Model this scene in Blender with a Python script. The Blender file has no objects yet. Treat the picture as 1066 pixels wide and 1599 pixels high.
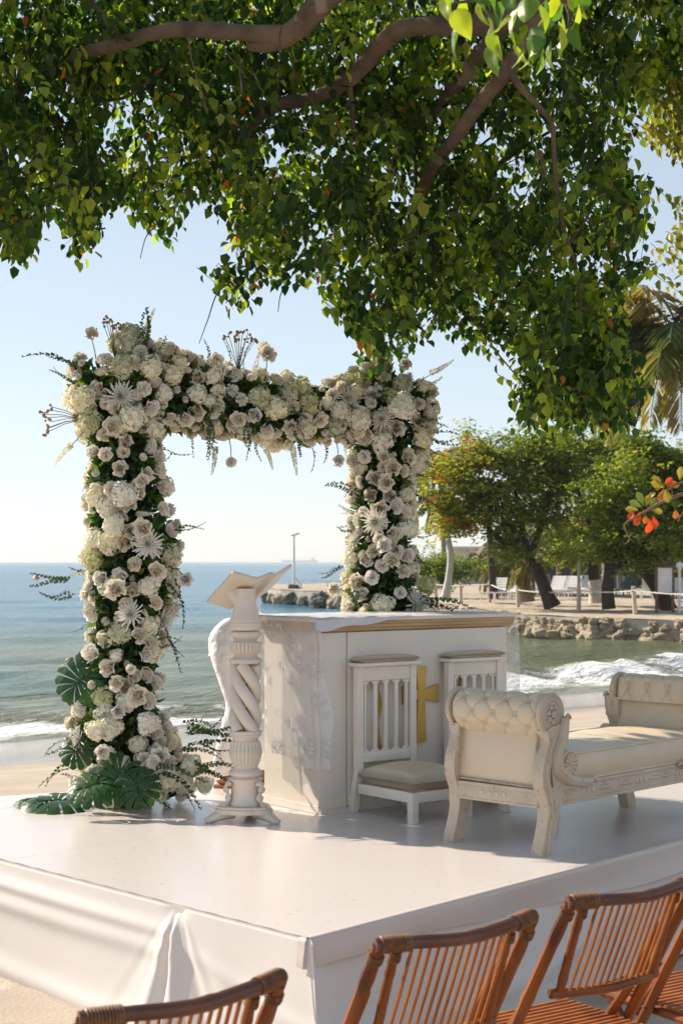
import bpy, bmesh, math, random
import numpy as np
from mathutils import Vector, Matrix, noise as mnoise
R = math.radians
random.seed(7); rng = np.random.default_rng(7)
SC = bpy.context.scene; COL = SC.collection
# ------------------------------------------------------------------ camera
F = 2443.0; EYE = 1.75; CX = 533.0; HY = 877.0; FL = 0.5      # FL = stage floor height
cam = bpy.data.cameras.new('camera'); camo = bpy.data.objects.new('camera', cam); COL.objects.link(camo)
camo.location = (0, 0, EYE); camo.rotation_euler = (R(90), 0, 0)
cam.sensor_fit = 'VERTICAL'; cam.sensor_height = 36.0; cam.lens = 36.0*F/1599.0
cam.shift_y = (HY-799.5)/1599.0; cam.clip_start = 0.1; cam.clip_end = 60000
cam.dof.use_dof = True; cam.dof.focus_distance = 7.6; cam.dof.aperture_fstop = 7.1
SC.camera = camo
# ------------------------------------------------------------------ light
SUN_EL, SUN_AZ = 33.0, math.degrees(math.atan2(-0.845, 0.535))
w = bpy.data.worlds.new('World'); SC.world = w; w.use_nodes = True
nt = w.node_tree; sky = nt.nodes.new('ShaderNodeTexSky'); sky.sky_type = 'NISHITA'
sky.sun_disc = False; sky.sun_elevation = R(SUN_EL); sky.sun_rotation = R(SUN_AZ % 360)
sky.air_density = 0.85; sky.dust_density = 0.1; sky.ozone_density = 3.0
bg = nt.nodes['Background']; gm = nt.nodes.new('ShaderNodeGamma'); gm.inputs[1].default_value = 0.5; hs = nt.nodes.new('ShaderNodeVectorMath'); hs.operation = 'SCALE'; hs.inputs['Scale'].default_value = 1.13   # hazy seaside air: softer falloff from horizon to zenith
nt.links.new(sky.outputs[0], gm.inputs[0]); nt.links.new(gm.outputs[0], hs.inputs[0]); h2 = nt.nodes.new('ShaderNodeHueSaturation'); h2.inputs['Saturation'].default_value = 0.80; nt.links.new(hs.outputs[0], h2.inputs['Color']); nt.links.new(h2.outputs[0], bg.inputs[0]); bg.inputs[1].default_value = 0.15
sl = bpy.data.lights.new('sun', 'SUN'); so = bpy.data.objects.new('sun', sl); COL.objects.link(so)
sl.energy = 3.7; sl.angle = R(0.6); sl.color = (1.0, 0.885, 0.735)
az = R(SUN_AZ); sd = Vector((math.sin(az)*math.cos(R(SUN_EL)), math.cos(az)*math.cos(R(SUN_EL)), math.sin(R(SUN_EL))))
so.rotation_euler = sd.to_track_quat('Z', 'Y').to_euler(); so.location = (-6, 4, 9)
SC.view_settings.view_transform = 'Standard'; SC.view_settings.look = 'None'
SC.view_settings.exposure = 1.12; SC.view_settings.gamma = 1.0
SC.render.engine = 'CYCLES'; SC.cycles.max_bounces = 8; SC.cycles.transparent_max_bounces = 12
SC.cycles.caustics_reflective = False; SC.cycles.caustics_refractive = False

# ------------------------------------------------------------------ helpers
def PX(px, py, d): return Vector(((px-CX)/F*d, d, EYE-(py-HY)/F*d))
def PZ(px, py, z):
    d = (EYE-z)*F/(py-HY); return Vector(((px-CX)/F*d, d, z))
def tagd(o, label=None, cat=None, group=None, kind=None):
    if label: o['label'] = label
    if cat: o['category'] = cat
    if group: o['group'] = group
    if kind: o['kind'] = kind
    return o
def thing(name, label, cat, loc=(0, 0, 0), rz=0, group=None):
    o = bpy.data.objects.new(name, None); COL.objects.link(o); o.location = loc; o.rotation_euler = (0, 0, rz)
    o.empty_display_size = .1
    return tagd(o, label, cat, group)
def link(name, me, mat=None, parent=None, loc=None, rot=None, scl=None, kind=None):
    o = bpy.data.objects.new(name, me); COL.objects.link(o)
    if mat and not me.materials: me.materials.append(mat)
    if parent: o.parent = parent
    if loc is not None: o.location = loc
    if rot is not None: o.rotation_euler = rot
    if scl is not None: o.scale = scl if hasattr(scl, '__len__') else (scl,)*3
    if kind: o['kind'] = kind
    return o
def copy_tree(o, parent=None):
    c = o.copy(); COL.objects.link(c); c.parent = parent
    for ch in list(o.children): copy_tree(ch, c)
    return c
def np_mesh(name, V, Q, smooth=True, tint=None):
    """V (n,3), Q (m,k) constant-size faces"""
    V = np.asarray(V, dtype=np.float32); Q = np.asarray(Q, dtype=np.int32); k = Q.shape[1]
    me = bpy.data.meshes.new(name); me.vertices.add(len(V)); me.vertices.foreach_set('co', V.ravel())
    me.loops.add(Q.size); me.loops.foreach_set('vertex_index', Q.ravel())
    me.polygons.add(len(Q)); me.polygons.foreach_set('loop_start', np.arange(0, Q.size, k, dtype=np.int32))
    me.polygons.foreach_set('loop_total', np.full(len(Q), k, dtype=np.int32))
    me.update(calc_edges=True); me.validate()
    if smooth: me.polygons.foreach_set('use_smooth', np.ones(len(me.polygons), dtype=bool))
    if tint is not None:
        a = me.attributes.new('tint', 'FLOAT', 'POINT'); a.data.foreach_set('value', np.asarray(tint, dtype=np.float32))
    return me

class MB:
    """collects shapes of one mesh"""
    def __init__(s): s.v = []; s.f = []
    def add(s, vs, fs, mtx=None):
        b = len(s.v)
        for p in vs: s.v.append(tuple(mtx @ Vector(p)) if mtx is not None else tuple(p))
        for f in fs: s.f.append(tuple(i+b for i in f))
    def box(s, c, size, mtx=None, bev=0):
        x, y, z = [d/2 for d in size]; cx, cy, cz = c
        if bev <= 0:
            vs = [(cx+i*x, cy+j*y, cz+k*z) for k in (-1, 1) for j in (-1, 1) for i in (-1, 1)]
            s.add(vs, [(0, 2, 3, 1), (4, 5, 7, 6), (0, 1, 5, 4), (2, 6, 7, 3), (0, 4, 6, 2), (1, 3, 7, 5)], mtx); return
        bm = bmesh.new(); bmesh.ops.create_cube(bm, size=1)
        for v in bm.verts: v.co = Vector((v.co.x*2*x, v.co.y*2*y, v.co.z*2*z))
        bmesh.ops.bevel(bm, geom=bm.edges[:], offset=bev, segments=2, affect='EDGES', profile=.5)
        vs = [v.co+Vector(c) for v in bm.verts]; bm.verts.index_update(); fs = [[v.index for v in f.verts] for f in bm.faces]
        bm.free(); s.add(vs, fs, mtx)
    def tube(s, pts, rad, n=8, mtx=None, cap=True, flat=None):
        pts = [Vector(p) for p in pts]; m = len(pts)
        if not hasattr(rad, '__len__'): rad = [rad]*m
        vs = []; up = None
        for i, p in enumerate(pts):
            t = (pts[min(i+1, m-1)]-pts[max(i-1, 0)]); t = t.normalized() if t.length > 1e-9 else Vector((0, 0, 1))
            if up is None:
                up = Vector((0, 0, 1)) if abs(t.z) < .9 else Vector((1, 0, 0))
            a = t.cross(up).normalized(); up = a.cross(t).normalized()
            for k in range(n):
                th = 2*math.pi*k/n
                vs.append(p+(a*math.cos(th)*(flat or 1)+up*math.sin(th))*rad[i])
        fs = [(i*n+k, i*n+(k+1) % n, (i+1)*n+(k+1) % n, (i+1)*n+k) for i in range(m-1) for k in range(n)]
        if cap: fs += [tuple(range(n))[::-1], tuple((m-1)*n+k for k in range(n))]
        s.add(vs, fs, mtx)
    def lathe(s, prof, n=24, mtx=None, flute=None):
        """prof list of (r,z[,flute amp])"""
        vs = []; m = len(prof)
        for pr in prof:
            r, z = pr[0], pr[1]; fa = pr[2] if len(pr) > 2 else 0
            for k in range(n):
                th = 2*math.pi*k/n
                rr = r*(1+(fa*(-abs(math.cos(th*flute/2))**8) if flute and fa else 0))
                vs.append((rr*math.cos(th), rr*math.sin(th), z))
        fs = [(i*n+k, i*n+(k+1) % n, (i+1)*n+(k+1) % n, (i+1)*n+k) for i in range(m-1) for k in range(n)]
        fs += [tuple(range(n))[::-1], tuple((m-1)*n+k for k in range(n))]
        s.add(vs, fs, mtx)
    def grid(s, fn, nu, nv, mtx=None):
        vs = [fn(i/nu, j/nv) for j in range(nv+1) for i in range(nu+1)]
        fs = [(j*(nu+1)+i, j*(nu+1)+i+1, (j+1)*(nu+1)+i+1, (j+1)*(nu+1)+i) for j in range(nv) for i in range(nu)]
        s.add(vs, fs, mtx)
    def prism(s, poly, h0, h1, mtx=None, axis='z'):
        """2D poly extruded; axis z: (x,y) ; axis x: poly is (y,z); axis y: poly is (x,z)"""
        def P(a, b, h):
            return (a, b, h) if axis == 'z' else ((h, a, b) if axis == 'x' else (a, h, b))
        n = len(poly); vs = [P(a, b, h0) for a, b in poly]+[P(a, b, h1) for a, b in poly]
        fs = [tuple(range(n))[::-1], tuple(range(n, 2*n))]+[(i, (i+1) % n, n+(i+1) % n, n+i) for i in range(n)]
        s.add(vs, fs, mtx)
    def ball(s, c, r, mtx=None, n=8, m=6, sc=(1, 1, 1)):
        pr = [(math.sin(math.pi*i/m)*r+1e-5, -math.cos(math.pi*i/m)*r) for i in range(m+1)]
        vs = []
        for rr, z in pr:
            for k in range(n):
                th = 2*math.pi*k/n; vs.append((c[0]+rr*math.cos(th)*sc[0], c[1]+rr*math.sin(th)*sc[1], c[2]+z*sc[2]))
        fs = [(i*n+k, i*n+(k+1) % n, (i+1)*n+(k+1) % n, (i+1)*n+k) for i in range(m) for k in range(n)]
        s.add(vs, fs, mtx)
    def mesh(s, name, smooth=True, angle=35):
        me = bpy.data.meshes.new(name); me.from_pydata(s.v, [], s.f)
        bm = bmesh.new(); bm.from_mesh(me); bmesh.ops.recalc_face_normals(bm, faces=bm.faces[:])
        if smooth:
            for f in bm.faces: f.smooth = True
            for e in bm.edges:
                if len(e.link_faces) == 2 and e.calc_face_angle(0) > R(angle): e.smooth = False
        bm.to_mesh(me); bm.free(); return me
    def build(s, name, mat, parent=None, smooth=True, kind=None, angle=35, **k):
        return link(name, s.mesh(name, smooth, angle), mat, parent, kind=kind, **k)

def rot_to(d):
    return Vector(d).to_track_quat('Z', 'Y').to_matrix().to_4x4()

# ------------------------------------------------------------------ materials
def mat(name, c1, c2=None, scale=4, rough=.6, bump=0, bscale=40, bdist=.01, metal=0, transl=0, spec=.5, detail=4,
        tint=None, stretch=(1, 1, 1), coat=0, rvar=0, tcol=None, rnd=0, c3=None, wear=.62, wscale=18, sheen=0):
    m = bpy.data.materials.new(name); m.use_nodes = True; t = m.node_tree; N = t.nodes; L = t.links
    b = N['Principled BSDF']; out = N['Material Output']
    b.inputs['Roughness'].default_value = rough; b.inputs['Metallic'].default_value = metal
    b.inputs['Specular IOR Level'].default_value = spec
    if coat: b.inputs['Coat Weight'].default_value = coat; b.inputs['Coat Roughness'].default_value = .15
    if sheen: b.inputs['Sheen Weight'].default_value = sheen
    tc = N.new('ShaderNodeTexCoord'); mp = N.new('ShaderNodeMapping'); L.new(tc.outputs['Object'], mp.inputs[0])
    mp.inputs['Scale'].default_value = stretch
    c2 = c2 or tuple(x*.85 for x in c1)
    ns = N.new('ShaderNodeTexNoise'); L.new(mp.outputs[0], ns.inputs[0]); ns.inputs['Scale'].default_value = scale
    ns.inputs['Detail'].default_value = detail
    rp = N.new('ShaderNodeValToRGB'); rp.color_ramp.elements[0].position = .32; rp.color_ramp.elements[1].position = .68
    rp.color_ramp.elements[0].color = (*c1, 1); rp.color_ramp.elements[1].color = (*c2, 1)
    if tint:      # per-piece colour: list of colours along attribute 'tint'
        at = N.new('ShaderNodeAttribute'); at.attribute_name = 'tint'; L.new(at.outputs['Fac'], rp.inputs[0])
        cr = rp.color_ramp
        while len(cr.elements) < len(tint): cr.elements.new(.5)
        for i, (p, c) in enumerate(tint): cr.elements[i].position = p; cr.elements[i].color = (*c, 1)
    else: L.new(ns.outputs['Fac'], rp.inputs[0])
    col = rp.outputs[0]
    if c3:
        n3 = N.new('ShaderNodeTexNoise'); L.new(mp.outputs[0], n3.inputs[0]); n3.inputs['Scale'].default_value = wscale; n3.inputs['Detail'].default_value = 8
        r3 = N.new('ShaderNodeValToRGB'); r3.color_ramp.elements[0].position = wear; r3.color_ramp.elements[1].position = wear+.06
        L.new(n3.outputs['Fac'], r3.inputs[0]); mx = N.new('ShaderNodeMix'); mx.data_type = 'RGBA'
        L.new(r3.outputs[0], mx.inputs['Factor']); L.new(col, mx.inputs['A']); mx.inputs['B'].default_value = (*c3, 1); col = mx.outputs['Result']
    if rnd:       # every bloom its own shade of ivory
        oi_ = N.new('ShaderNodeObjectInfo'); rr_ = N.new('ShaderNodeMapRange'); L.new(oi_.outputs['Random'], rr_.inputs[0]); rr_.inputs[3].default_value = 1-rnd; rr_.inputs[4].default_value = 1+rnd*.15
        h1 = N.new('ShaderNodeHueSaturation'); L.new(col, h1.inputs['Color']); L.new(rr_.outputs[0], h1.inputs['Value'])
        r5 = N.new('ShaderNodeMapRange'); m5 = N.new('ShaderNodeMath'); m5.operation = 'FRACT'; m6 = N.new('ShaderNodeMath'); m6.operation = 'MULTIPLY'; m6.inputs[1].default_value = 7.3
        L.new(oi_.outputs['Random'], m6.inputs[0]); L.new(m6.outputs[0], m5.inputs[0]); L.new(m5.outputs[0], r5.inputs[0]); r5.inputs[3].default_value = .55; r5.inputs[4].default_value = 1.25; L.new(r5.outputs[0], h1.inputs['Saturation']); col = h1.outputs[0]
    L.new(col, b.inputs['Base Color'])
    if rvar:
        mr = N.new('ShaderNodeMapRange'); L.new(ns.outputs['Fac'], mr.inputs[0]); mr.inputs[3].default_value = rough-rvar; mr.inputs[4].default_value = rough+rvar
        L.new(mr.outputs[0], b.inputs['Roughness'])
    if bump:
        nb = N.new('ShaderNodeTexNoise'); L.new(mp.outputs[0], nb.inputs[0]); nb.inputs['Scale'].default_value = bscale; nb.inputs['Detail'].default_value = 5
        bp = N.new('ShaderNodeBump'); bp.inputs['Strength'].default_value = bump; bp.inputs['Distance'].default_value = bdist
        L.new(nb.outputs['Fac'], bp.inputs['Height']); L.new(bp.outputs[0], b.inputs['Normal'])
    if transl:
        tr = N.new('ShaderNodeBsdfTranslucent')
        if tcol:
            hs = N.new('ShaderNodeMix'); hs.data_type = 'RGBA'; hs.blend_type = 'MULTIPLY'; hs.inputs['Factor'].default_value = 1
            L.new(col, hs.inputs['A']); hs.inputs['B'].default_value = (*tcol, 1); L.new(hs.outputs['Result'], tr.inputs[0])
        else: L.new(col, tr.inputs[0])
        ms = N.new('ShaderNodeMixShader'); ms.inputs[0].default_value = transl
        L.new(b.outputs[0], ms.inputs[1]); L.new(tr.outputs[0], ms.inputs[2]); L.new(ms.outputs[0], out.inputs[0])
    m['bsdf'] = b.name
    return m

def leaf_mesh(name, P, D, Nn, ln, wd, fold=.25, tint=None, shape=(.28, .5, .66, .38)):
    P = np.asarray(P); D = np.asarray(D); D = D/np.linalg.norm(D, axis=1, keepdims=True)
    S = np.cross(D, Nn); S /= np.linalg.norm(S, axis=1, keepdims=True)+1e-9
    Nn = np.cross(S, D); ln = np.asarray(ln)[:, None]; wd = np.asarray(wd)[:, None]
    t1, w1, t2, w2 = shape
    V = np.stack([P, P+D*t1*ln+S*w1*wd+Nn*fold*wd, P+D*t2*ln+S*w2*wd+Nn*fold*wd*.8-Nn*.0*ln,
                  P+D*ln-Nn*.12*ln, P+D*t2*ln-S*w2*wd+Nn*fold*wd*.8, P+D*t1*ln-S*w1*wd+Nn*fold*wd], axis=1).reshape(-1, 3)
    n = len(P); b = np.arange(n)[:, None]*6
    Q = np.concatenate([b+np.array([[0, 1, 2, 3]]), b+np.array([[0, 3, 4, 5]])], axis=1).reshape(-1, 4)
    tt = None if tint is None else np.repeat(tint, 6)
    return np_mesh(name, V, Q, smooth=False, tint=tt)
def unit(n): v = rng.normal(size=(n, 3)); return v/np.linalg.norm(v, axis=1, keepdims=True)
def in_poly(x, y, poly):
    poly = np.asarray(poly, float); c = np.zeros(len(x), bool); j = len(poly)-1
    for i in range(len(poly)):
        xi, yi = poly[i]; xj, yj = poly[j]
        k = ((yi > y) != (yj > y)) & (x < (xj-xi)*(y-yi)/(yj-yi+1e-12)+xi); c ^= k; j = i
    return c
def smooth_path(pts, k=6):
    """Catmull-Rom; pts rows may have any dims"""
    p = np.asarray(pts, float); out = []
    for i in range(len(p)-1):
        p0 = p[max(i-1, 0)]; p1 = p[i]; p2 = p[i+1]; p3 = p[min(i+2, len(p)-1)]
        for t in np.linspace(0, 1, k, endpoint=False):
            out.append(.5*((2*p1)+(-p0+p2)*t+(2*p0-5*p1+4*p2-p3)*t*t+(-p0+3*p1-3*p2+p3)*t**3))
    out.append(p[-1]); return np.array(out)
# ================================================================== SETTING: beach, sea, headland
E = np.array([.745, .667]); NO = np.array([-.667, .745]); O = np.array([-4.43, 22.9])   # shoreline frame
SEA = -0.9
def sb(x, y): return (x-O[0])*NO[0]+(y-O[1])*NO[1]          # offshore distance
def sa(x, y): return (x-O[0])*E[0]+(y-O[1])*E[1]
def ground_z(x, y):
    s = -sb(x, y); z = SEA+.088*s+.02
    z = np.where(z > -.12, -.12+.12*np.tanh((z+.12)/.12), z)
    z = z+.012*np.sin(x*.9+.5*np.sin(y*.7))*np.sin(y*.8)
    return z
def sand_mat():
    m = mat('sand', (.47, .40, .32), (.38, .32, .25), scale=2.2, rough=.93, bump=.6, bscale=60, bdist=.008, spec=.25)
    t = m.node_tree; N = t.nodes; L = t.links; b = N['Principled BSDF']
    g = N.new('ShaderNodeNewGeometry'); sx = N.new('ShaderNodeSeparateXYZ'); L.new(g.outputs['Position'], sx.inputs[0])
    ns = N.new('ShaderNodeTexNoise'); L.new(g.outputs['Position'], ns.inputs[0]); ns.inputs['Scale'].default_value = .35; ns.inputs['Detail'].default_value = 3
    md = N.new('ShaderNodeMath'); md.operation = 'MULTIPLY_ADD'; L.new(ns.outputs['Fac'], md.inputs[0]); md.inputs[1].default_value = .12; L.new(sx.outputs['Z'], md.inputs[2])
    mr = N.new('ShaderNodeMapRange'); L.new(md.outputs[0], mr.inputs[0]); mr.inputs[1].default_value = -.42; mr.inputs[2].default_value = -.26
    mr.inputs[3].default_value = 1; mr.inputs[4].default_value = 0
    old = b.inputs['Base Color'].links[0].from_socket
    mx = N.new('ShaderNodeMix'); mx.data_type = 'RGBA'; L.new(mr.outputs[0], mx.inputs['Factor']); L.new(old, mx.inputs['A'])
    mx.inputs['B'].default_value = (.27, .235, .20, 1); L.new(mx.outputs['Result'], b.inputs['Base Color'])
    r2 = N.new('ShaderNodeMapRange'); L.new(mr.outputs[0], r2.inputs[0]); r2.inputs[3].default_value = .93; r2.inputs[4].default_value = .12
    L.new(r2.outputs[0], b.inputs['Roughness'])
    s2 = N.new('ShaderNodeMapRange'); L.new(mr.outputs[0], s2.inputs[0]); s2.inputs[3].default_value = .2; s2.inputs[4].default_value = .6
    L.new(s2.outputs[0], b.inputs['Specular IOR Level'])
    bp = N['Bump']; st = N.new('ShaderNodeMapRange'); L.new(mr.outputs[0], st.inputs[0]); st.inputs[3].default_value = .6; st.inputs[4].default_value = .06
    L.new(st.outputs[0], bp.inputs['Strength'])
    return m
SAND = sand_mat()
def axis(segs):
    out = []
    for a, b_, n in segs: out += list(np.linspace(a, b_, n, endpoint=False))
    out.append(segs[-1][1]); return np.array(out)
xs = axis([(-90, -12, 30), (-12, -4, 30), (-4, 4.5, 240), (4.5, 16, 40), (16, 90, 30)])
ys = axis([(-40, 1, 20), (1, 7.5, 190), (7.5, 14, 50), (14, 40, 90), (40, 120, 20)])
X, Y = np.meshgrid(xs, ys); Z = ground_z(X, Y)
near = (X > -4) & (X < 4.5) & (Y > 1) & (Y < 7.6)
dz = np.zeros_like(Z)
for _ in range(420):
    cx, cy = rng.uniform(-4, 4.5), rng.uniform(1, 7.6); r = rng.uniform(.05, .13); a = rng.uniform(0, 3.14)
    dx = (X-cx)*math.cos(a)+(Y-cy)*math.sin(a); dy = -(X-cx)*math.sin(a)+(Y-cy)*math.cos(a)
    q = (dx/(r*1.7))**2+(dy/r)**2
    dz += -rng.uniform(.012, .03)*np.exp(-q)+.5*rng.uniform(.008, .02)*np.exp(-(q-2.2)**2)
Z = Z+np.where(near, dz, 0)
nx, ny = len(xs), len(ys); I = np.arange(nx*ny).reshape(ny, nx)
Q = np.stack([I[:-1, :-1], I[:-1, 1:], I[1:, 1:], I[1:, :-1]], -1).reshape(-1, 4)
link('beach', np_mesh('beach', np.stack([X, Y, Z], -1).reshape(-1, 3), Q), SAND, kind='structure')

# sea: one sheet to the horizon, swells and a breaker near the shore as real relief
def sea_mat():
    m = bpy.data.materials.new('sea water'); m.use_nodes = True; t = m.node_tree; N = t.nodes; L = t.links; b = N['Principled BSDF']
    g = N.new('ShaderNodeNewGeometry')
    def dot(v, off):
        d = N.new('ShaderNodeVectorMath'); d.operation = 'DOT_PRODUCT'; L.new(g.outputs['Position'], d.inputs[0]); d.inputs[1].default_value = (v[0], v[1], 0)
        a = N.new('ShaderNodeMath'); a.operation = 'SUBTRACT'; L.new(d.outputs['Value'], a.inputs[0]); a.inputs[1].default_value = off; return a.outputs[0]
    B = dot(NO, float(O@NO)); A = dot(E, float(O@E))
    # ripple coordinates: along shore squeezed so crests are long
    cb = N.new('ShaderNodeCombineXYZ'); L.new(A, cb.inputs[0]); L.new(B, cb.inputs[1])
    mp = N.new('ShaderNodeMapping'); L.new(cb.outputs[0], mp.inputs[0]); mp.inputs['Scale'].default_value = (.42, 1, 1)
    def noise(sc, det, dist=0):
        n = N.new('ShaderNodeTexNoise'); L.new(mp.outputs[0], n.inputs[0]); n.inputs['Scale'].default_value = sc; n.inputs['Detail'].default_value = det; n.inputs['Distortion'].default_value = dist; return n.outputs['Fac']
    b1 = N.new('ShaderNodeBump'); b1.inputs['Strength'].default_value = .8; b1.inputs['Distance'].default_value = .26; L.new(noise(.55, 4, .3), b1.inputs['Height'])
    b2 = N.new('ShaderNodeBump'); b2.inputs['Strength'].default_value = 1; b2.inputs['Distance'].default_value = .24; L.new(noise(4.2, 6, .6), b2.inputs['Height']); L.new(b1.outputs[0], b2.inputs['Normal'])
    b3 = N.new('ShaderNodeBump'); b3.inputs['Strength'].default_value = .6; b3.inputs['Distance'].default_value = 2.2; L.new(noise(.07, 4, .2), b3.inputs['Height']); L.new(b2.outputs[0], b3.inputs['Normal'])
    # body colour by distance offshore
    mr = N.new('ShaderNodeMapRange'); L.new(B, mr.inputs[0]); mr.inputs[1].default_value = 0; mr.inputs[2].default_value = 90
    wv = N.new('ShaderNodeMath'); wv.operation = 'MULTIPLY_ADD'; L.new(noise(.05, 3), wv.inputs[0]); wv.inputs[1].default_value = .35; L.new(mr.outputs[0], wv.inputs[2])
    lf = N.new('ShaderNodeMapRange'); L.new(A, lf.inputs[0]); lf.inputs[1].default_value = -2; lf.inputs[2].default_value = 12; lf.inputs[3].default_value = .42; lf.inputs[4].default_value = 0
    lb = N.new('ShaderNodeMapRange'); L.new(B, lb.inputs[0]); lb.inputs[1].default_value = 2; lb.inputs[2].default_value = 9
    lm = N.new('ShaderNodeMath'); lm.operation = 'MULTIPLY'; L.new(lf.outputs[0], lm.inputs[0]); L.new(lb.outputs[0], lm.inputs[1])
    wv2 = N.new('ShaderNodeMath'); wv2.operation = 'ADD'; L.new(wv.outputs[0], wv2.inputs[0]); L.new(lm.outputs[0], wv2.inputs[1]); wv = wv2
    rp = N.new('ShaderNodeValToRGB'); L.new(wv.outputs[0], rp.inputs[0]); cr = rp.color_ramp
    cr.elements[0].position = .16; cr.elements[0].color = (.235, .235, .16, 1)
    cr.elements[1].position = .9; cr.elements[1].color = (.05, .18, .28, 1)
    e = cr.elements.new(.22); e.color = (.15, .17, .085, 1); e = cr.elements.new(.42); e.color = (.115, .155, .09, 1); e = cr.elements.new(.60); e.color = (.07, .19, .24, 1)
    # foam
    nb = noise(1.3, 8, 1.2); nf = noise(11, 7, 1.2)
    def lin(inp, k, c):
        q = N.new('ShaderNodeMath'); q.operation = 'MULTIPLY_ADD'
        if hasattr(inp, 'links') or not isinstance(inp, (int, float)): L.new(inp, q.inputs[0])
        q.inputs[1].default_value = k
        if isinstance(c, (int, float)): q.inputs[2].default_value = c
        else: L.new(c, q.inputs[2])
        return q.outputs[0]
    at = N.new('ShaderNodeAttribute'); at.attribute_name = 'tint'
    v = lin(nb, 1.3, lin(nf, .7, at.outputs['Fac']))     # foam amount + noise
    fr = N.new('ShaderNodeValToRGB'); L.new(v, fr.inputs[0]); fr.color_ramp.elements[0].position = .0; fr.color_ramp.elements[1].position = 1
    fr2 = N.new('ShaderNodeMapRange'); L.new(v, fr2.inputs[0]); fr2.inputs[1].default_value = 1.40; fr2.inputs[2].default_value = 1.66
    mx = N.new('ShaderNodeMix'); mx.data_type = 'RGBA'; L.new(fr2.outputs[0], mx.inputs['Factor']); L.new(rp.outputs[0], mx.inputs['A']); mx.inputs['B'].default_value = (.84, .84, .82, 1)
    L.new(mx.outputs['Result'], b.inputs['Base Color'])
    rr = N.new('ShaderNodeMapRange'); L.new(fr2.outputs[0], rr.inputs[0]); rr.inputs[3].default_value = .16; rr.inputs[4].default_value = .8; L.new(rr.outputs[0], b.inputs['Roughness'])
    b.inputs['IOR'].default_value = 1.33
    b4 = N.new('ShaderNodeBump'); b4.inputs['Strength'].default_value = .5; b4.inputs['Distance'].default_value = .16; L.new(lin(nf, 1.2, fr2.outputs[0]), b4.inputs['Height']); L.new(b3.outputs[0], b4.inputs['Normal'])
    L.new(b4.outputs[0], b.inputs['Normal'])
    N.remove(fr)
    return m
bs = np.concatenate([np.linspace(-2.2, 16, 150, endpoint=False), np.geomspace(16, 80, 150, endpoint=False), np.geomspace(80, 9500, 60)])
au = np.concatenate([-np.geomspace(1, .12, 30, endpoint=False), np.linspace(-.12, .32, 260, endpoint=False), np.geomspace(.32, 1, 30)])
AU, BB = np.meshgrid(au, bs); AA = AU*(90+1.6*np.maximum(BB, 0))
XX = O[0]+AA*E[0]+BB*NO[0]; YY = O[1]+AA*E[1]+BB*NO[1]
wob = .5*np.sin(AA*.35+1)+.35*np.sin(AA*.9+2.2)+.12*np.sin(AA*2.3)
right = 1/(1+np.exp(-(AA-8)/2.0))           # the breaker is bigger in the bay on the right
def ridge(b, c, wf, wb, h): 
    d = b-c; return h*np.where(d < 0, np.exp(-(d/wf)**2), np.exp(-(d/wb)**2))
h = np.zeros_like(AA)
amp = .12+.20*right
h += ridge(BB, 2.0+wob*.8+.9*right, .42+.4*right, 1.5, amp)
churn = np.zeros_like(AA)
for k in range(26):
    wl = .35*1.14**k; th = rng.uniform(0, 6.28); churn += wl**.8*np.abs(np.sin(AA*6.28/wl*math.cos(th)+BB*6.28/wl*math.sin(th)+rng.uniform(0, 6.28)+1.5*np.sin(AA*1.7/wl+BB)))
churn = (churn-churn.mean())/churn.std()
h += .030*churn*(.25+right)*np.exp(-((BB-2.2-right)/(1.1+right))**2)
h += ridge(BB, 8+wob*1.2, .9, 2.2, .11)*(1-.6*right)
h += ridge(BB, 15+wob*1.6, 1.0, 2.6, .12)*(.5+.5*np.sin(AA*.11))*(1-.8*right)
h += ridge(BB, 26-wob*2, 1.5, 3.2, .12)*(.5+.5*np.sin(AA*.07+2))*(1-.8*right)
fade = np.exp(-np.maximum(BB-20, 0)/260)
for k in range(18):
    wl = 1.3*1.3**(k % 9); th = rng.normal(0, .55); ph = rng.uniform(0, 6.28)
    kx, ky = math.sin(th)*2*math.pi/wl, math.cos(th)*2*math.pi/wl
    sp = np.gradient(BB, axis=0); ok = np.clip((wl/4-sp)/(wl/4), 0, 1)
    h += .0085*wl**.8*np.sin(AA*kx+BB*ky+ph)*ok*np.clip((BB+1)/6, .15, 1)*(1-.45*right)
fo = np.zeros_like(AA)
fo = np.maximum(fo, .82*np.exp(-((BB-(.9+wob*.8))/.75)**2)*(1-right))
fo = np.maximum(fo, .45*np.exp(-((BB-(1.9+wob*.8))/.35)**2)*(1-right))
fo = np.maximum(fo, right*((.72+.10*churn)*np.exp(-(np.maximum(np.abs(BB-(1.8+wob*.8))-.55, 0)/.5)**2)))
fo = np.maximum(fo, right*.42*np.exp(-((BB-(4.8+wob))/1.3)**2))
# wash against the headland wall far right
fo = np.maximum(fo, .62*np.exp(-((XX-12.5)/3.0)**2-((YY-46.5-.25*wob)/3.2)**2))
fo = fo+np.where((BB > 12) & (BB < 120), .12*np.clip(h/.15, 0, 1), 0)
h *= np.clip((BB+2.2)/1.6, 0, 1)
h = h-.035*np.clip(-BB, 0, 3)+.10*np.clip(-BB, 0, 3)      # the last thin sheet runs up the sand
ZZ = SEA+h
nx, ny = len(au), len(bs); I = np.arange(nx*ny).reshape(ny, nx)
Q = np.stack([I[:-1, :-1], I[:-1, 1:], I[1:, 1:], I[1:, :-1]], -1).reshape(-1, 4)
link('sea', np_mesh('sea', np.stack([XX, YY, ZZ], -1).reshape(-1, 3), Q, tint=fo.ravel()), sea_mat(), kind='structure')

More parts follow.
